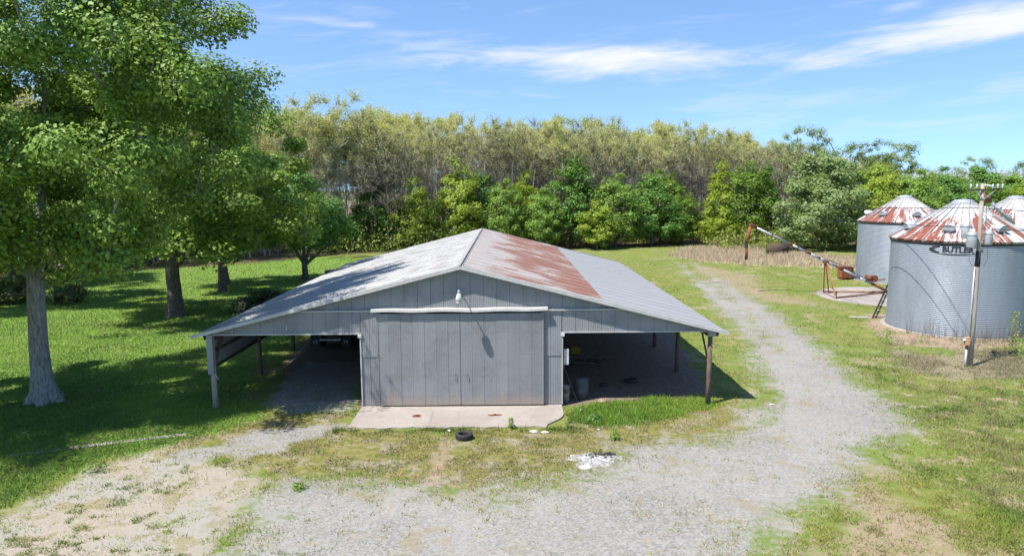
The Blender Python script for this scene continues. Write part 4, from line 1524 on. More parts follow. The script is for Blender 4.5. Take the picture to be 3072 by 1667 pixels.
shrub('dark_shrub', 401, 1.7, 1.5, 40, 130, .15, L_SHRUB, (-17.2, 47.6, 0), 'dark low shrub beside the left eave of the barn', (1.35, 1, 1))
shrub('leaf_bush', 402, 2.3, 2.3, 55, 140, .17, L_PHOT, (-38.5, 52.5, 0), 'rounded bush with reddish tips behind the grey-trunk tree', (1.1, 1, 1))
shrub('leaf_bush', 403, 1.3, 1.6, 25, 120, .17, L_PHOT, (-33.6, 52.0, 0), 'smaller dark bush right of the grey trunk')

# ------------------------------------------------------------------ grass blades (real blades where near, none far away)
def blades(P, h, wd, col, rg, lean=.45):
    m = len(P)
    q = rg.uniform(0, 2 * np.pi, m)
    dx, dy = np.cos(q), np.sin(q)
    b = wd[:, None] * np.stack([dx, dy, np.zeros(m)], 1)
    l = rg.normal(size=(m, 2)) * lean
    z = relief(P[:, :2])
    base = np.stack([P[:, 0], P[:, 1], z - .01], 1)
    tip = base + np.stack([l[:, 0] * h, l[:, 1] * h, h], 1)
    V = np.stack([base - b, base + b, tip], 1).reshape(-1, 3)
    F = np.arange(m * 3).reshape(-1, 3)
    C_ = np.repeat(col, 3, 0)
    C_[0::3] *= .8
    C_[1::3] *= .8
    return V, F, C_


def in_barn(P):
    a_ = (P[:, 0] - BX) * CB + (P[:, 1] - BY) * SB
    b_ = -(P[:, 0] - BX) * SB + (P[:, 1] - BY) * CB
    slabm = (np.abs(a_) < 3.95) & (b_ > -2.52) & (b_ < 0.1)
    mid = (np.abs(a_) < 3.95) & (b_ >= 0) & (b_ < LEN)
    return slabm | mid, a_, b_


def scatter(n, x0, x1, y0, y1, rg):
    """points spread so that each has about the same size in view"""
    u = rg.uniform(0, 1, n)
    y = 1 / (1 / y0 + (1 / y1 - 1 / y0) * u)
    x = rg.uniform(x0, x1, n)
    return np.stack([x, y], 1)


rg = np.random.default_rng(5)
allV, allF, allC, o = [], [], [], 0
LUSH, OLIV, DRYC = np.array([.135, .245, .035]), np.array([.20, .22, .052]), np.array([.33, .26, .14])
N = 1000000
P = np.stack([rg.uniform(-.80, .80, N), np.zeros(N)], 1)
u = rg.uniform(0, 1, N)
yy = 14.2 / (1 - u * (1 - 14.2 / 84))
P = np.stack([P[:, 0] * yy, yy], 1)
f = fields(P)
nb, ba, bb = in_barn(P)
cl_ = vnoise(P, 1.3, 51)
cl2 = vnoise(P, .45, 52)
tuft = vnoise(P, 3.5, 53, 2)
bare = np.maximum.reduce([f['gravel'], f['sand'], f['tan'] * .85, f['soil'] * .97])
dens = np.clip(.55 * sm(cl_, .35, .6), 0, 1)
dens = np.maximum(dens, f['lawn'] * .95)
dens = np.maximum(dens, f['mead'] * (.35 + .6 * sm(cl_, .35, .6)))
dens *= (1 - bare) ** 1.3
dens = np.maximum(dens, (.40 + .1 * f['sand']) * sm(tuft + (cl2 - .5) * .9 + .02 * f['sand'], .58, .84) * np.clip(1 - f['soil'], 0, 1) * (1 - .75 * f['gravel']))
dens = np.maximum(dens, f['lush'])
dens *= (1 - f['scrub'] * .5)
keep = (rg.uniform(0, 1, N) < dens) & ~nb & ~((P[:, 0] - 26.69) ** 2 + (P[:, 1] - 41.18) ** 2 < 13.6) & ~((P[:, 0] - 28.8) ** 2 + (P[:, 1] - 52.6) ** 2 < 25.5) & ~((f['soil'] > .5) & (f['lush'] < .3))
P = P[keep]
f = {k: v[keep] for k, v in f.items()}
cl_, cl2, tuft = cl_[keep], cl2[keep], tuft[keep]
m = len(P)
dist = P[:, 1] / 20
lushness = np.clip(f['lawn'] * .9 + f['sand'] * .4 + f['lush'] + f['mead'] * (.2 + .5 * sm(cl_, .4, .62)) + .3 * sm(cl2, .45, .6), 0, 1)
dryn = np.clip(.10 + .5 * sm(cl2, .52, .68) * (1 - f['lawn']) + .3 * f['olive'] + .25 * f['tan'] - .8 * f['lush'], 0, .9)
col = OLIV[None] * (1 - lushness[:, None]) + LUSH[None] * lushness[:, None]
pat = vnoise(P, .28, 58)
pat2 = vnoise(P, .9, 59)
col = col * (.72 + .38 * sm(pat, .3, .7) + .22 * sm(pat2, .35, .7))[:, None] * (1 + np.array([.28, .06, .0])[None] * (sm(pat, .4, .65) - .3)[:, None])
isdry = rg.uniform(0, 1, m) < dryn
col = np.where(isdry[:, None], DRYC[None], col) * (1 + .45 * np.clip(f['sand'] + f['gravel'], 0, 1))[:, None] * rg.uniform(.65, 1.4, (m, 1)) * (1 + rg.normal(size=(m, 3)) * .07)
h = rg.uniform(.035, .10, m) * (1 + .9 * f['lush'] + .7 * f['mead'] * sm(cl_, .45, .65) + .2 * f['lawn'] + .35 * sm(tuft, .6, .8)) * (.75 + .25 * dist)
wd = rg.uniform(.006, .012, m) * (.8 + .5 * dist)
V, F, C_ = blades(P, h, wd, np.clip(col, .01, .8), rg, .5)
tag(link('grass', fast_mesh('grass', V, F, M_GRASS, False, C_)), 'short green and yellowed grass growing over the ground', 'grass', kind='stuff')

# taller bright grass before the right shed and along the slab edge
N = 26000
P = np.stack([rg.uniform(1.4, 8.6, N), rg.uniform(23.2, 27.4, N)], 1)
f2 = fields(P)
k = (rg.uniform(0, 1, N) < f2['lush'] * sm(vnoise(P, 1.2, 61), .3, .62)) & ~in_barn(P)[0]
P1_ = P[k]
N = 5000
P = np.stack([rg.uniform(-6.6, 2.6, N), 23.62 + np.abs(rg.normal(size=N)) * -.22], 1)
k = rg.uniform(0, 1, N) < sm(vnoise(P, 1.6, 62), .35, .65)
P2_ = P[k]
P = np.concatenate([P1_, P2_])
m = len(P)
hh_ = rg.uniform(.08, .27, m) * (.45 + 1.0 * sm(vnoise(P, 1.5, 63), .3, .7))
hh_ *= .78
cc = np.array([.19, .32, .04])[None] * rg.uniform(.65, 1.5, (m, 1)) * (1 + rg.normal(size=(m, 3)) * .08)
cc[len(P1_):] = np.array([.14, .19, .04]) * rg.uniform(.7, 1.5, (m - len(P1_), 1))
V, F, C_ = blades(P, hh_, rg.uniform(.007, .013, m), cc, rg, .4)
tag(link('tall_grass', fast_mesh('tall_grass', V, F, M_GRASS, False, C_)), 'tall bright green grass at the mouth of the right shed', 'grass', kind='stuff')

# straw-coloured tall grass beyond the road, dead scrub by the bins
N = 42000
P = np.stack([rg.uniform(19, 42, N), rg.uniform(68, 100, N)], 1)
f2 = fields(P)
k = rg.uniform(0, 1, N) < f2['dry'] * (.35 + .65 * sm(vnoise(P, .5, 66), .3, .55))
P = P[k]
m = len(P)
cc = np.array([.52, .43, .30])[None] * rg.uniform(.6, 1.35, (m, 1)) * (1 + rg.normal(size=(m, 3)) * .06)
V, F, C_ = blades(P, rg.uniform(.25, .75, m), rg.uniform(.02, .04, m), cc, rg, .25)
tag(link('dry_grass', fast_mesh('dry_grass', V, F, M_GRASS, False, C_)), 'tall straw-coloured dry grass beyond the auger', 'grass', kind='stuff')
N = 30000
P = np.stack([rg.uniform(17.5, 31, N), rg.uniform(28.5, 37.6, N)], 1)
f2 = fields(P)
k = (rg.uniform(0, 1, N) < np.maximum(f2['scrub'] * .9, .35 * f2['tan']) * sm(vnoise(P, .9, 67), .3, .6)) & ((P[:, 0] - 26.69) ** 2 + (P[:, 1] - 41.18) ** 2 > 13.7)
P = P[k]
m = len(P)
cc = np.array([.27, .215, .15])[None] * rg.uniform(.5, 1.4, (m, 1)) * (1 + rg.normal(size=(m, 3)) * .06)
gm_ = rg.uniform(0, 1, m) < .22
cc[gm_] = np.array([.10, .17, .03]) * rg.uniform(.7, 1.3, (gm_.sum(), 1))
V, F, C_ = blades(P, rg.uniform(.08, .42, m) * rg.uniform(.4, 1.2, m), rg.uniform(.007, .013, m), cc, rg, .9)
# bare weed stalks in front of the bin
ns = 260
sp = np.stack([rg.uniform(22.6, 31, ns), np.zeros(ns)], 1)
ang = rg.uniform(-2.75, -.9, ns)
rr_ = 3.64 + np.abs(rg.normal(size=ns)) * .55 + .12
sp = np.stack([26.69 + rr_ * np.cos(ang), 41.18 + rr_ * np.sin(ang)], 1)
V2, F2, C2 = blades(sp, rg.uniform(.5, 1.7, ns), rg.uniform(.006, .012, ns), np.array([.22, .17, .12])[None] * rg.uniform(.6, 1.3, (ns, 1)), rg, .12)
tag(link('dead_scrub', fast_mesh('dead_scrub', np.concatenate([V, V2]), np.concatenate([F, F2 + len(V)]), M_GRASS, False, np.concatenate([C_, C2]))), 'dead tangled weeds around the utility pole and bin', 'weeds', kind='stuff')


# single weeds one can pick out
def weed(x, y, hgt, r_, n_, label, mat=None, seed=0):
    rgw = np.random.default_rng(500 + seed)
    t_ = thing('weed', label, 'weed', (x, y, 0))
    q = rgw.uniform(0, 6.28, n_)
    u_ = rgw.uniform(0, 1, n_) ** .6
    zz = rgw.uniform(.08, 1, n_) * hgt
    C_ = np.stack([np.cos(q) * u_ * r_ * (1.1 - zz / hgt * .6), np.sin(q) * u_ * r_ * (1.1 - zz / hgt * .6), zz], 1)
    LV, LF = leaves(C_, np.stack([np.cos(q), np.sin(q), np.full(n_, .8)], 1) + rgw.normal(size=(n_, 3)) * .4, .10, rgw, .2, .4)
    link('foliage', fast_mesh('weed_leaves', LV, LF, mat or L_MID), t_)
    mb = MB()
    for _ in range(5):
        a_ = rgw.uniform(0, 6.28)
        mb.tube([(0, 0, -.03), (math.cos(a_) * r_ * .3, math.sin(a_) * r_ * .3, hgt * .5), (math.cos(a_) * r_ * .5, math.sin(a_) * r_ * .5, hgt * .92)], [.008, .006, .003], 4)
    mb.build('stem', MATS['oak_leaf'], t_)


weed(-.07, 23.6, .42, .16, 90, 'upright weed growing at the front edge of the concrete apron', seed=1)
weed(2.95, 24.3, .32, .38, 240, 'dark leafy weed clump in the tall grass by the apron corner', L_DARK, 2)
weed(3.42, 22.5, .34, .24, 130, 'leafy weed standing in yellowed grass above the ash heap', seed=3)
weed(1.95, 23.75, .26, .26, 120, 'small weed at the right corner of the apron', seed=4)
weed(-6.1, 18.75, .18, .30, 120, 'low green weed on the pale gravel in the left foreground', seed=5)
weed(-12.6, 20.05, .3, .42, 170, 'bluish weed clump in the grass below the kerb', L_GREY, 6)
weed(20.2, 36.6, .75, .75, 330, 'dark green weed patch at the left foot of the front bin', L_MID, 7)
weed(25.4, 34.0, .85, 1.0, 420, 'leafy weed patch right of the utility pole', L_MID, 8)
weed(27.2, 36.9, 1.7, .45, 160, 'tall leafy weed against the front bin wall', L_LIME, 9)
weed(30.5, 83.5, 2.6, 1.3, 420, 'leafy bush behind the hanging auger spout', L_LIME, 10)

# ------------------------------------------------------------------ grain bins
BR, BE, BA = 3.64, 5.34, 7.42
prof = []
NC = 50
for i in range(NC * 6 + 1):
    z = .05 + (BE - .05) * i / (NC * 6)
    prof.append((BR + .011 * math.cos(2 * math.pi * i / 6), z))
bin_wall = MB().lathe(prof, 112).mesh('bin_wall', M_BINWALL, True)
NP = 26
CONE = math.atan2(BA - BE, BR + .09 - .52)
CL = math.hypot(BA - BE, BR + .09 - .52)


def bin_panel():
    """one roof panel, x down the slope from the peak collar, y across; ribbed edges"""
    h1 = math.pi / NP
    V, F = [], []
    rows = 10
    for i in range(rows + 1):
        t_ = i / rows
        r_ = .52 + (BR + .09 - .52) * t_
        hw = r_ * math.tan(h1) * .998
        sag = -.028 * math.sin(math.pi * t_)
        step_ = .008 * (i % 2)
        V += [(t_ * CL, -hw, .05 + sag), (t_ * CL, -hw + min(.03, hw * .3), .0 + sag + step_), (t_ * CL, hw - min(.03, hw * .3), .0 + sag + step_), (t_ * CL, hw, .05 + sag)]
    for i in range(rows):
        for j in range(3):
            q = i * 4 + j
            F.append((q, q + 4, q + 5, q + 1))
    # turned-down lip
    b = rows * 4
    V += [(CL + .01, V[b][1], -.07), (CL + .01, V[b + 3][1], -.07)]
    F.append((b, len(V) - 2, len(V) - 1, b + 3))
    return MB().add(V, F).mesh('roof_panel', M_BINROOF)


panel_me = bin_panel()
rib_me = MB().beam((0, 0, .055), (CL, 0, .055), .045, .05).mesh('roof_rib', M_RIB)


def vent_mesh():
    """hooded roof vent: a half-round hood over a square neck"""
    mb = MB()
    mb.box((0, 0, .04), (.30, .36, .20))
    V, F = [], []
    n_ = 12
    hoop = ((-.40, .02), (-.36, .13), (-.24, .23), (-.05, .30), (.15, .33), (.34, .33))
    for i, (x, rr) in enumerate(hoop):
        for k in range(n_ + 1):
            q = math.pi * k / n_
            V.append((x, -rr * math.cos(q), .10 + rr * 1.05 * math.sin(q)))
    for i in range(len(hoop) - 1):
        for k in range(n_):
            b_ = i * (n_ + 1) + k
            F.append((b_, b_ + 1, b_ + n_ + 2, b_ + n_ + 1))
    mb.add(V, F)
    return mb.mesh('roof_vent', M_VENT)


vent_me = vent_mesh()
mouth_me = MB().add([(.335, -.31 * math.cos(math.pi * k / 12), .105 + .30 * math.sin(math.pi * k / 12)) for k in range(13)], [tuple(range(13))]).mesh('vent_mouth', M_VENT)
eave_me = MB().lathe([(BR + .02, BE - .16), (BR + .055, BE - .16), (BR + .055, BE - .03), (BR + .02, BE - .03)], 112).mesh('eave_ring', M_DARK, True)
cap_me = MB().lathe([(.60, -.05), (.62, .03), (.56, .06), (.55, .14), (.36, .20), (.001, .23)], 26).mesh('peak_cap', M_VENT)
foot_me = MB().lathe([(BR + .03, -.05), (BR + .06, -.05), (BR + .06, .07), (BR + .03, .07)], 96).mesh('base_ring', M_DARK, True)
found_me = MB().lathe([(.001, .055), (BR + .28, .055), (BR + .32, .02), (BR + .33, -.1)], 72).mesh('foundation', M_PAD)
bolt_me = MB().lathe([(.001, .02), (.02, .02), (.02, 0)], 6).mesh('bolt', M_DARK)


def grain_bin(x, y, turn, label):
    t_ = thing('grain_bin', label, 'grain bin', (x, y, 0), turn, 'corrugated grain bins')
    wall = link('wall', bin_wall, t_)
    link('eave_ring', eave_me, t_)
    link('base_ring', foot_me, t_)
    link('foundation', found_me, t_)
    link('peak_cap', cap_me, t_, (0, 0, BA))
    for k in range(NP):
        q = 2 * math.pi * k / NP
        M_ = Matrix.Rotation(q, 4, 'Z') @ Matrix.Translation((.52, 0, BA)) @ Matrix.Rotation(CONE, 4, 'Y')
        o_ = link('roof_panel', panel_me, t_)
        o_.matrix_local = M_
        o_ = link('roof_rib', rib_me, t_)
        o_.matrix_local = Matrix.Rotation(q + math.pi / NP, 4, 'Z') @ Matrix.Translation((.52, 0, BA)) @ Matrix.Rotation(CONE, 4, 'Y')
    for k in range(7):
        q = 2 * math.pi * (k + .25) / 7
        rr = BR - .85
        zz = BE + (BR + .09 - rr) * math.tan(CONE)
        v_ = link('roof_vent', vent_me, t_)
        v_.matrix_local = Matrix.Rotation(q, 4, 'Z') @ Matrix.Translation((rr, 0, zz - .04)) @ Matrix.Rotation(.22, 4, 'Y') @ Matrix.Diagonal((.95, 1.05, .95, 1))
        link('vent_mouth', mouth_me, v_)
    return t_


bin1 = grain_bin(26.69, 41.18, 0.12, 'front corrugated grain bin with black oval lettering and rust-streaked cone roof')
bin2 = grain_bin(35.18, 62.37, 0.7, 'left rear grain bin with rusty roof, behind the auger')
bin3 = grain_bin(39.92, 55.17, 1.9, 'right rear grain bin cut off by the edge of the picture')

# black oval mark with lettering, painted on the front bin
def wrap(pts2, ang, r_, z0):
    out = []
    for (u_, v_) in pts2:
        q = ang + u_ / r_
        out.append((r_ * math.cos(q), r_ * math.sin(q), z0 + v_))
    return out


LA = math.radians(-126.3) - 0.12
LR = BR + .017
fc = bpy.data.curves.new('lettering', 'FONT')
fc.body = 'BUTLER'
fc.size = .43
fc.align_x = 'CENTER'
fc.align_y = 'CENTER'
fc.offset = .02
fc.resolution_u = 3
tmp = bpy.data.objects.new('lettering', fc)
COL.objects.link(tmp)
bpy.context.view_layer.update()
tm = bpy.data.meshes.new_from_object(tmp.evaluated_get(bpy.context.evaluated_depsgraph_get()))
V = [(v.co.x * 1.0, v.co.y) for v in tm.vertices]
F = [tuple(p.vertices) for p in tm.polygons]
bpy.data.objects.remove(tmp)
bpy.data.curves.remove(fc)
LZ = 4.90
MB().add(wrap([(u_ + .12, v_) for u_, v_ in V], LA, LR, LZ), F).build('lettering', M_BLACKMARK, bin1)
# oval outline, thick pointed left end with a chevron
ov_o, ov_i = [], []
for k in range(64):
    q = 2 * math.pi * k / 64
    lw = .028 + .10 * max(0, -math.cos(q)) ** 6
    ov_o.append((1.30 * math.cos(q), .29 * math.sin(q)))
    ov_i.append(((1.30 - lw * 1.6) * math.cos(q), (.29 - .04) * math.sin(q)))
V = wrap(ov_o, LA, LR, LZ) + wrap(ov_i, LA, LR, LZ)
MB().add(V, [(k, (k + 1) % 64, 64 + (k + 1) % 64, 64 + k) for k in range(64)]).build('oval_mark', M_BLACKMARK, bin1)
for sg in (1, -1):
    MB().add(wrap([(-1.22, .0 + .01 * sg), (-.80, .20 * sg), (-.74, .15 * sg), (-1.08, .01 * sg)], LA, LR + .002, LZ), [(0, 1, 2, 3)]).build('chevron', M_BLACKMARK, bin1)

# ladder leaning on the front bin
ld = thing('ladder', 'short metal ladder leaning on the left side of the front bin', 'ladder')
p0, p1 = Vector((23.35, 44.05, 0)), Vector((24.25, 43.75, 2.75))
ax = Vector((.55, .45, 0)).normalized() * .24
for s in (-1, 1):
    MB().beam(p0 + ax * s, p1 + ax * s, .05, .10).build('rail', M_DARK, ld)
for k in range(8):
    q = p0.lerp(p1, (k + .5) / 8)
    MB().beam(q - ax, q + ax, .09, .035).build('rung', M_WHITE, ld)

# fan housing beside the left bin
fn = thing('bin_fan', 'rusty box-shaped bin fan beside the left rear bin', 'fan', (30.55, 63.2, 0), .05)
fn.scale = (.82, .82, .9)
MB().box((0, 0, .70), (1.15, 1.0, 1.12), bev=.03).build('housing', M_RUSTORANGE, fn)
for k in range(4):
    MB().box((-.45 + .3 * k, -.52, .70), (.05, .05, 1.10)).build('stiffener', M_RUST, fn)
MB().box((0, 0, 1.285), (1.25, 1.1, .05)).build('lid', M_RUST, fn)
MB().box((.70, 0, 1.0), (.25, .7, .5), bev=.02).build('motor_cover', M_RUST, fn)
MB().tube([(.55, .1, .5), (1.0, .1, .42), (1.45, 0, .40)], [.30, .28, .26], 12).build('duct', M_GREYPAINT, fn, True)
for s in (-1, 1):
    MB().box((.45 * s, 0, .07), (.12, .9, .15)).build('skid', M_RUST, fn)

# ------------------------------------------------------------------ auger
M_AUG = galv('auger_tube_steel', (.34, .37, .405), (.26, .285, .32), .5, .3, (2, 2, 2), .35, .2)
au = thing('grain_auger', 'long tilted grain auger with rusty bands, spout and frame', 'auger')
A0, A1 = Vector((29.35, 53.55, .30)), Vector((19.05, 55.05, 5.42))
cuts = [0, .12, .205, .335, .375, .455, .5, .565, .60, .70, .73, .965, 1.0]
mats = [M_RUST, M_AUG, M_AUG, M_RUST, M_AUG, M_AUG, M_AUG, M_RUST, M_AUG, M_RUST, M_AUG, M_RUST]
for k in range(len(cuts) - 1):
    a_, b_ = A0.lerp(A1, cuts[k]), A0.lerp(A1, cuts[k + 1])
    MB().tube([a_, b_],   .092 + (.008 if mats[k] is M_RUST else 0), 14).build('tube_section', mats[k], au, True)
for q in (.16, .33, .5, .66, .85):
    p = A0.lerp(A1, q)
    dd = (A1 - A0).normalized()
    MB().tube([p - dd * .04, p + dd * .04], .115, 14).build('joint_flange', M_DARK, au)
hd = MB().box(tuple(A1), (.3, .32, .32), Matrix.Rotation(.46, 3, 'Y'), .04).build('head', M_RUST, au)
MB().tube([A1 + Vector((-.1, 0, -.1)), A1 + Vector((-.28, .05, -.9)), A1 + Vector((-.42, .05, -1.35))], [.14, .135, .12], 12).build('spout', M_RUSTORANGE, au, True)
MB().tube([A1 + Vector((-.40, .05, -1.32)), A1 + Vector((-.36, .05, -1.75))], [.12, .14], 10).build('spout_collar', M_BLACK, au)
MB().tube([A1 + Vector((-.36, .05, -1.72)), A1 + Vector((-.34, .05, -2.72))], [.11, .12], 12).build('drop_tube', M_RUST, au, True)
top = A0.lerp(A1, .452)
MB().box(tuple(top + Vector((0, 0, -.05))), (.28, .36, .28), Matrix.Rotation(.46, 3, 'Y'), .02).build('lift_bracket', M_RUST, au)
feet = [(24.75, 54.5, .06), (24.95, 54.0, .06), (24.35, 51.5, .06)]
MB().beam(top + Vector((0, .2, -.1)), feet[0], .07, .07).build('frame_leg', M_RUST, au)
MB().beam(top + Vector((0, 0, -.1)), feet[1], .07, .07).build('frame_leg', M_RUST, au)
MB().beam(top + Vector((0, -.2, -.1)), feet[2], .07, .07).build('frame_leg', M_YELLOWRUST, au)
MB().beam((24.75, 54.6, .08), (24.3, 51.3, .08), .09, .09).build('axle', M_RUST, au)
MB().beam((24.75, 54.5, .16), (29.2, 53.75, .26), .08, .09).build('frame_rail', M_YELLOWRUST, au)
MB().beam((24.35, 51.5, .16), (29.1, 53.35, .26), .08, .09).build('frame_rail', M_RUST, au)
MB().beam((24.5, 52.6, .85), (24.9, 52.6, .12), .05, .05).build('brace', M_RUST, au)
mp = A0.lerp(A1, .13) + Vector((.1, .05, .28))
MB().tube([mp + Vector((-.2, -.3, .1)), mp + Vector((-.2, .3, .1))], .20, 14).build('motor', M_RUST, au, True)
MB().tube([mp + Vector((.15, -.26, .05)), mp + Vector((.15, .05, .05))], .27, 16).build('pulley', M_RUST, au)
MB().beam(mp + Vector((-.3, 0, -.1)), mp + Vector((1.1, .1, -.05)), .22, .06).build('motor_mount', M_RUST, au)
for s in (-1, 1):
    MB().tube([A0.lerp(A1, .15) + Vector((0, .1 * s, .1)), A0.lerp(A1, .33) + Vector((0, .13 * s, .30)), A0.lerp(A1, .47) + Vector((0, .1 * s, .16))], .012, 5).build('truss_rod', M_DARK, au)
for k in range(7):
    q = A0.lerp(A1, -.002 + .021 * k)
    MB().tube([q + Vector((0, -.14, -.14)), q + Vector((0, -.17, 0)), q + Vector((0, 0, .17)), q + Vector((0, .17, 0)), q + Vector((0, .14, -.14))], .012, 5).build('intake_guard', M_RUST, au)

# ------------------------------------------------------------------ utility pole
up_ = thing('utility_pole', 'weathered wooden utility pole with crossarm and transformers before the front bin', 'utility pole', (21.55, 31.91, 0))
MB().tube([(.04, 0, -.3), (0.02, 0, 2.5), (0, 0, 6), (-.05, 0, 8.52)], [.115, .105, .09, .078], 14).build('pole', M_GREYWOOD, up_, True)
MB().tube([(.005, 0, 4.72), (0, 0, 5.44)], .108, 14).build('black_sleeve', M_BLACK, up_, True)
MB().beam((-.72, -.13, 8.22), (.85, -.02, 8.27), .06, .075).build('crossarm', M_DARKWOOD, up_)
for x in (-.64, -.36, .36, .58, .8):
    q = MB()
    q.lathe([(.001, .20), (.028, .20), (.05, .15), (.03, .13), (.055, .09), (.03, .07), (.05, .03), (.012, .02), (.012, -.02)], 12, (x, -.10, 8.29))
    q.build('insulator', M_INSUL, up_, True)
for k, x in enumerate((.12, .22, .32, .42)):
    MB().lathe([(.001, .04), (.04, .03), (.055, 0), (.04, -.03), (.001, -.04)], 10, (x, .05, 8.44 - k * .012)).build('insulator', M_INSUL, up_, True)
MB().beam((-.42, -.08, 8.18), (-.06, -.1, 7.82), .03, .04).build('arm_brace', M_CONDUIT, up_)
MB().beam((.48, -.06, 8.18), (-.02, -.1, 7.80), .03, .04).build('arm_brace', M_CONDUIT, up_)
for (x, y, z, s) in ((-.42, -.1, 5.60, 1.0), (-.36, .42, 6.0, .95), (.38, -.02, 5.72, .88)):
    c = MB().lathe([(.001, 0), (.19 * s, .0), (.215 * s, .04), (.215 * s, .62 * s), (.19 * s, .69 * s), (.08, .72 * s), (.001, .73 * s)], 18, (x, y, z)).build('transformer', M_GREYPAINT, up_, True)
    MB().lathe([(.218 * s, .56 * s), (.232 * s, .56 * s), (.232 * s, .60 * s), (.218 * s, .60 * s)], 18, (x, y, z)).build('lid_band', M_CONDUIT, c)
    for j in (-1, 1):
        MB().lathe([(.03, 0), (.045, .03), (.028, .05), (.045, .08), (.026, .10), (.04, .13), (.012, .2), (.001, .2)], 10, (x + .09 * j, y, z + .69 * s)).build('bushing', M_INSUL, c, True)
    MB().beam((x * .2, y * .2, z + .25), (x * .75, y * .75, z + .25), .08, .05).build('hanger', M_CONDUIT, up_)
MB().tube([(-.16, -.07, -.1), (-.165, -.06, 2.5), (-.145, -.05, 4.7)], .035, 8).build('conduit', M_CONDUIT, up_, True)
MB().tube([(-.28, -.12, -.1), (-.28, -.12, .85)], .05, 10).build('plastic_pipe', M_WHITE, up_, True)
MB().box((-.27, -.12, 1.22), (.20, .14, .42), bev=.02).build('meter_box', M_ORANGEBOX, up_)
MB().lathe([(.001, .07), (.07, .05), (.08, 0), (.08, -.02)], 14, (-.40, -.12, 1.28)).build('meter', M_WHITE, up_, True)
MB().tube([(-.28, -.12, .84), (-.28, -.12, 1.02)], .055, 10).build('pipe_collar', M_DARK, up_, True)
for (pts, nm) in (([(-.4, -.1, 5.6), (-.48, -.1, 5.05), (-.3, -.1, 4.72), (-.12, -.08, 4.95)], 'drop_wire'), ([(.38, 0, 5.7), (.42, -.05, 5.1), (.26, -.08, 4.75), (.1, -.08, 4.85)], 'drop_wire'),
                  ([(-.64, -.1, 8.4), (-.62, -.1, 7.4), (-.5, 0, 6.3)], 'jumper'), ([(.58, -.1, 8.4), (.50, -.1, 7.3), (.4, 0, 6.5)], 'jumper'), ([(.08, -.1, 8.1), (.14, -.13, 7.2), (.13, -.13, 5.5)], 'jumper')):
    V_ = [Vector(p) for p in pts]
    fine = []
    for i in range(len(V_) - 1):
        fine += [V_[i].lerp(V_[i + 1], k / 4) for k in range(4)]
    MB().tube(fine + [V_[-1]], .009, 5).build(nm, M_BLACK, up_)
MB().box((.14, -.05, 7.35), (.10, .12, .28), bev=.02).build('cutout_fuse', M_INSUL, up_)
MB().box((.16, -.05, 6.85), (.10, .10, .24), bev=.02).build('cutout_fuse', M_INSUL, up_)


def wire(p, q, sag, label):
    p, q = Vector(p), Vector(q)
    pts = []
    for k in range(25):
        t_ = k / 24
        v_ = p.lerp(q, t_)
        v_.z -= sag * 4 * t_ * (1 - t_)
        pts.append(v_)
    tag(MB().tube(pts, .016, 5).build('power_line', M_BLACK), label, 'wire')


wire((21.5, 31.9, 7.42), (26, 104, 6.9), .45, 'upper power line running from the pole towards the woods')
wire((21.5, 31.9, 6.50), (23, 104, 6.2), .50, 'lower power line running from the pole towards the woods')
wire((21.6, 31.9, 7.40), (60, 33, 6.9), .6, 'upper power line leaving the pole to the right')
wire((21.6, 31.9, 6.48), (60, 34, 6.1), .6, 'lower power line leaving the pole to the right')
# rusty spout end sticking up behind the front bin
so_ = thing('rusty_pipe_end', 'rusty pipe end sticking up behind the front bin roof', 'pipe', (34.3, 50.6, 0))
MB().tube([(3.2, .6, 5.2), (.35, 0, 7.35)], .13, 10).build('pipe', M_GREYPAINT, so_, True)
MB().tube([(.4, 0, 7.31), (-.35, -.1, 7.85)], .19, 12).build('mouth', M_RUSTORANGE, so_, True)
MB().beam((3.2, .6, 5.3), (3.4, .7, 0), .09, .09).build('stand', M_RUST, so_)

# ------------------------------------------------------------------ small things
# tyre lying on its side
ty = thing('car_tyre', 'old black car tyre lying in front of the concrete apron', 'tyre', (-1.66, 22.72, .0), .3)
rp = [(.185, .03), (.18, .06), (.19, .10), (.18, .145), (.185, .17), (.205, .188), (.25, .195), (.275, .18), (.288, .155), (.291, .10), (.288, .05), (.275, .022), (.25, .006), (.205, .012)]
MB().lathe(rp, 40, (0, 0, 0), True).build('casing', M_BLACK, ty, True)
mb = MB()
for k in range(44):
    q = 2 * math.pi * k / 44
    for z in (.065, .10, .135):
        mb.box((.291 * math.cos(q + .03 * (z > .09)), .291 * math.sin(q + .03 * (z > .09)), z), (.012, .03, .026), q)
mb.build('tread', M_BLACK, ty)
# ash heap
def ashmat():
    m, t, bs = material('white_ash')
    v = t.pos()
    a = t.noise(v, 3.2, 6.0, .7, .6)
    b = t.noise(v, 14.0, 4.0, .7)
    c = t.mix(t.step(a, .40, .56), (.46, .45, .44), (.26, .25, .235))
    c = t.mix(t.math('MULTIPLY', t.step(b, .52, .66), .7), c, (.12, .11, .10))
    t.put(bs.inputs['Base Color'], c)
    bs.inputs['Roughness'].default_value = .95
    t.put(bs.inputs['Normal'], t.bump(b, .8, .03))
    return m


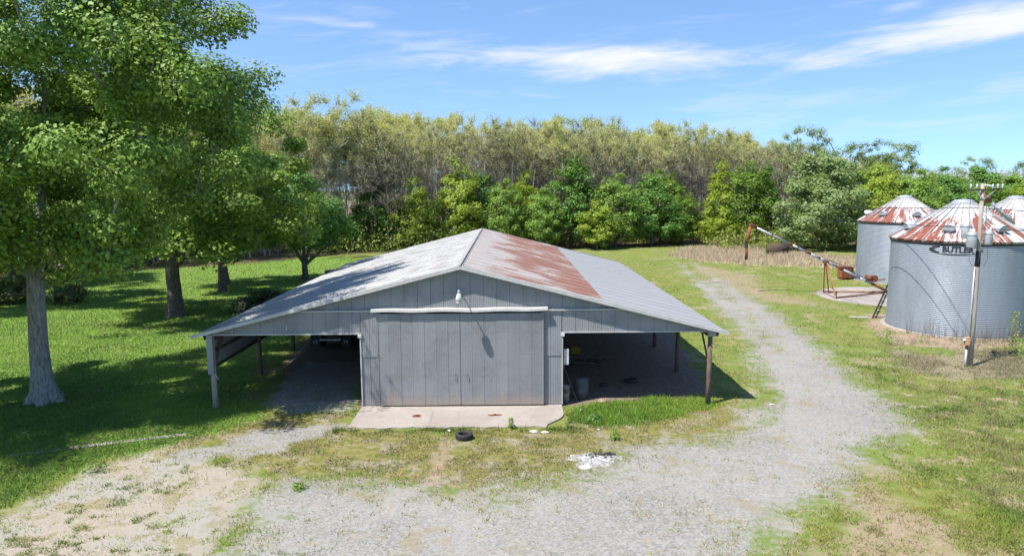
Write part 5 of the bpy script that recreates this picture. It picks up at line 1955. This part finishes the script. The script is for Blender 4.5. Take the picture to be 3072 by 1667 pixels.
M_ASH = ashmat()
M_CHAR = simple('charred_bits', (.035, .033, .032), (.09, .08, .075), .95, 0, 8)
ash = thing('ash_heap', 'white ash heap with charred bits on the gravel', 'ash heap', (2.5, 20.75, 0), .1)
rgx = np.random.default_rng(9)
V, F = [], []
nr, na = 9, 30
for i in range(nr + 1):
    for k in range(na):
        q = 2 * math.pi * k / na
        u_ = i / nr
        rr = u_ * (.85 + .18 * math.sin(3 * q + 1) + .12 * math.sin(5 * q) + .08 * math.sin(9 * q))
        V.append((rr * 1.0 * math.cos(q), rr * .72 * math.sin(q), .028 + .075 * (1 - u_) ** 1.2 * (1 + .6 * rgx.normal() * (1 - u_)) - .03 * u_ * u_))
for i in range(nr):
    for k in range(na):
        j = (k + 1) % na
        F.append((i * na + k, i * na + j, (i + 1) * na + j, (i + 1) * na + k))
MB().add(V, F).build('ash', M_ASH, ash)
for k in range(26):
    q = rgx.uniform(0, 6.28)
    r_ = rgx.uniform(.05, .5)
    MB().box((.25 + r_ * math.cos(q), .20 + r_ * .5 * math.sin(q), .075 + rgx.uniform(0, .03)), (rgx.uniform(.04, .2), rgx.uniform(.02, .06), rgx.uniform(.02, .05)), rgx.uniform(0, 3)).build('charred_piece', M_CHAR, ash)


def rock(name, x, y, s, mat, label, seed, flat=.55, parent=None):
    r2 = np.random.default_rng(seed)
    V, F = [], []
    for i in range(5):
        ph = math.pi * (i + .5) / 5
        for k in range(8):
            q = 2 * math.pi * k / 8
            rr = s * (1 + .25 * r2.normal() * .6)
            V.append((rr * math.sin(ph) * math.cos(q), rr * math.sin(ph) * math.sin(q) * .8, s * flat * .6 + rr * flat * math.cos(ph)))
    for i in range(4):
        for k in range(8):
            j = (k + 1) % 8
            F.append((i * 8 + k, (i + 1) * 8 + k, (i + 1) * 8 + j, i * 8 + j))
    F.append(tuple(range(8)))
    F.append(tuple(range(39, 31, -1)))
    o_ = MB().add(V, F).build(name, mat, None)
    o_.location = (x, y, 0)
    return tag(o_, label, 'rock')


rock('stone', .72, 23.28, .16, M_PALESTONE, 'broken pale concrete chunk below the apron, the left of two', 1, .3)
rock('stone', 1.12, 23.2, .14, M_PALESTONE, 'broken pale concrete chunk below the apron, the right of two', 2, .3)
rock('stone', 3.55, 26.55, .20, M_STONE, 'brown stone at the edge of the right shed', 3, .6)
rock('stone', -2.22, 23.38, .075, M_PALESTONE, 'small white stone in the grass left of the tyre', 4, .6)
rock('stone', 2.6, 25.6, .07, M_PALESTONE, 'small white scrap in the tall grass', 5, .6)
rock('stone', 3.0, 23.45, .07, M_PALESTONE, 'small white scrap below the tall grass', 6, .4)
rock('stone', 28.2, 34.9, .8, M_STONE, 'tan earth mound at the right foot of the front bin', 7, .7)
rock('stone', -18.0, 69.5, .9, M_STONE, 'reddish mound at the far end of the lawn', 8, .35)
rock('stone', 10.1, 26.15, .11, M_PALESTONE, 'flat stone at the foot of the right front post', 9, .3)

# right shed: scrap lumber, yellow crate, drum, buckets, pole, white board
for k in range(26):
    q = rgx.uniform(-.6, .6) + (1.2 if k % 5 == 0 else 0)
    L = rgx.uniform(.5, 1.5)
    x, y = 3.75 + rgx.normal() * .38, 32.8 + rgx.normal() * .32
    z = .04 + rgx.uniform(0, .34)
    o_ = MB().box((0, 0, 0), (L, rgx.uniform(.07, .15), .035)).build('scrap_board', M_LUMBER)
    o_.location = (x, y, z)
    o_.rotation_euler = (rgx.uniform(-.2, .2), rgx.uniform(-.35, .35), q)
    tag(o_, 'weathered board in the heap of scrap lumber in the right shed', 'board', 'scrap lumber heap')
cr = thing('yellow_crate', 'yellow plastic crate behind the scrap lumber', 'crate', (3.2, 34.9, 0), .2)
MB().box((0, 0, .03), (.48, .36, .05)).build('base', M_YELLOW, cr)
for (x, y, a_, b_) in ((0, -.17, .48, .03), (0, .17, .48, .03), (-.23, 0, .03, .34), (.23, 0, .03, .34)):
    MB().box((x, y, .2), (a_, b_, .30)).build('side', M_YELLOW, cr)
dr = thing('plastic_drum', 'chalky pale grey drum just inside the right shed', 'drum', (2.78, 27.25, 0), .4)
MB().lathe([(.001, .02), (.26, .0), (.285, .03), (.285, .26), (.295, .28), (.285, .30), (.285, .55), (.295, .57), (.285, .59), (.28, .80), (.25, .86), (.20, .87), (.001, .86)], 28).build('body', M_GREYPLASTIC, dr, True)
MB().lathe([(.001, .885), (.05, .885), (.055, .86)], 12, (.12, .05, 0)).build('bung', M_DARK, dr)
for (x, y, z, lb) in ((2.12, 26.78, 0.0, 'lower white bucket beside the right door jamb'), (2.14, 26.82, .27, 'upper dirty bucket stacked beside the right door jamb')):
    bk = thing('bucket', lb, 'bucket', (x, y, z))
    MB().lathe([(.001, .01), (.115, .0), (.145, .34), (.155, .34), (.155, .36), (.135, .36), (.11, .03), (.001, .03)], 20).build('pail', M_WHITE if z == 0 else M_GREYPAINT, bk, True)
    MB().tube([(-.15, 0, .33), (-.1, -.13, .22), (0, -.17, .18), (.1, -.13, .22), (.15, 0, .33)], .006, 5).build('handle', M_DARK, bk)
tag(MB().beam((2.05, 27.6, 1.35), (2.55, 26.75, .02), .035, .035).build('wooden_stick', M_LUMBER), 'thin wooden stick leaning inside the right shed', 'stick')
x, y, z = barn_w(4.05, .06)
tag(MB().box((x, y, 1.93), (.19, .03, .62), bev=.006).build('white_board', M_WHITE), 'narrow white board fixed at the right door jamb', 'board')
mb = MB()
x, y, z = barn_w(-9.48, -.13)
mb.beam((x, y, 1.36), (x + .06, y - .01, 1.27), .035, .008)
mb.beam((x + .05, y - .01, 1.28), (x + .11, y, 1.22), .03, .008)
tag(mb.build('ribbon', M_CYAN), 'pale ribbon tied to the left front post', 'ribbon')
tb = rock('dark_stump', 3.9, 28.9, .17, M_DARK, 'small dark lump on the soil in the right shed', 12, .6)
tag(MB().lathe([(.24, 0), (.29, .02), (.30, .07), (.29, .12), (.24, .14), (.2, .12), (.19, .07), (.2, .02)], 26, (5.2, 29.6, .0), True).build('old_tyre', M_BLACK, None, True), 'old tyre on the dark soil of the right shed', 'tyre')
tag(MB().beam((16.9, 61.2, .05), (19.2, 61.9, .06), .16, .08).build('pale_board', M_PALESTONE), 'pale board lying in the grass before the dry grass', 'board')
tag(MB().beam((21.9, 44.3, .05), (22.9, 44.0, .06), .12, .06).build('white_pipe', M_WHITE), 'short white pipe on the ground beside the ladder', 'pipe')
# dark scrap behind the hanging spout
sc = thing('rusty_tank', 'dark rusty tank half hidden in the dry grass behind the auger spout', 'tank', (33.2, 86.5, 0), .2)
MB().tube([(-1.2, 0, .75), (1.2, 0, .75)], .72, 16).build('shell', M_DARKWOOD, sc, True)
for s in (-1, 1):
    MB().box((s * .8, 0, .12), (.15, 1.1, .3)).build('saddle', M_RUST, sc)

# ------------------------------------------------------------------ truck parked in the left shed, tail towards the camera
tk = thing('parked_truck', 'dark truck parked in the left shed, tail lights and mud flaps showing', 'truck', barn_w(-7.62, 10.0), BYAW + .02)
MB().box((0, 2.6, .95), (2.15, 5.2, .16), bev=.02).build('deck', M_DARK, tk)
for s in (-1, 1):
    MB().box((s * .45, 3.0, .74), (.12, 6.4, .22)).build('chassis_rail', M_DARK, tk)
    MB().box((s * 1.05, 2.6, 1.45), (.06, 5.1, .85), bev=.01).build('bed_side', M_DARK, tk)
    mf = MB().box((s * .80, -.04, .47), (.50, .02, .72), Matrix.Rotation(.03 * s, 3, 'X')).build('mud_flap', M_BLACK, tk)
    # letter on the flap
    pts = [(-.10, -.10), (-.10, .10), (-.065, .10), (0, .0), (.065, .10), (.10, .10), (.10, -.10), (.07, -.10), (.07, .045), (.0, -.05), (-.07, .045), (-.07, -.10)]
    MB().add([(s * .80 + u_, -.058, .40 + v_) for u_, v_ in pts], [(0, 1, 2, 10, 11), (2, 3, 9, 10), (3, 4, 8, 9), (4, 5, 6, 7, 8)]).build('flap_letter', M_GREYPAINT, mf)
    for dx in (0, .28):
        wl_ = MB()
        xx = s * (.62 + dx)
        V0 = MB().lathe([(.20, -.11), (.45, -.12), (.49, -.08), (.50, 0), (.49, .08), (.45, .12), (.20, .11)], 24, (0, 0, 0), True)
        wl_.add([(xx + z_, .85 + y_, .50 + x_) for (x_, y_, z_) in V0.v], V0.f)
        w_o = wl_.build('wheel', M_BLACK, tk, True)
        V0 = MB().lathe([(.001, .03), (.19, .05), (.20, -.05), (.001, -.06)], 18)
        MB().add([(xx + z_, .85 + y_, .50 + x_) for (x_, y_, z_) in V0.v], V0.f).build('rim', M_GREYPAINT, w_o, True)
    V0 = MB().lathe([(.20, -.11), (.45, -.12), (.49, -.08), (.50, 0), (.49, .08), (.45, .12), (.20, .11)], 24, (0, 0, 0), True)
    MB().add([(s * .92 + z_, 6.4 + y_, .50 + x_) for (x_, y_, z_) in V0.v], V0.f).build('wheel', M_BLACK, tk, True)
    MB().box((s * .50, -.14, .76), (.07, .06, .42), bev=.01).build('bumper_post', M_WHITE, tk)
    MB().box((s * .50, -.185, .72), (.055, .03, .24), bev=.005).build('tail_light', M_RED, tk)
MB().box((0, -.14, .54), (1.08, .07, .09), bev=.01).build('bumper_bar', M_WHITE, tk)
MB().box((0, -.02, .80), (.82, .03, .34)).build('tail_panel', M_DARK, tk)
MB().box((-.02, -.045, .84), (.26, .012, .13)).build('licence_plate', M_PALESTONE, tk)
MB().box((0, .0, 1.45), (2.1, .06, .85), bev=.01).build('tailgate', M_DARK, tk)
MB().box((0, 6.3, 1.45), (2.1, 1.7, 1.35), bev=.12).build('cab', M_DARK, tk)
MB().box((0, 7.7, 1.05), (1.7, 1.2, .75), bev=.1).build('hood', M_DARK, tk)
tag(MB().beam(barn_w(-9.1, 8.9, .05), barn_w(-8.6, 10.2, .45), .05, .05).build('pale_pole', M_GREYWOOD), 'pale pole leaning by the mud flap in the left shed', 'pole')
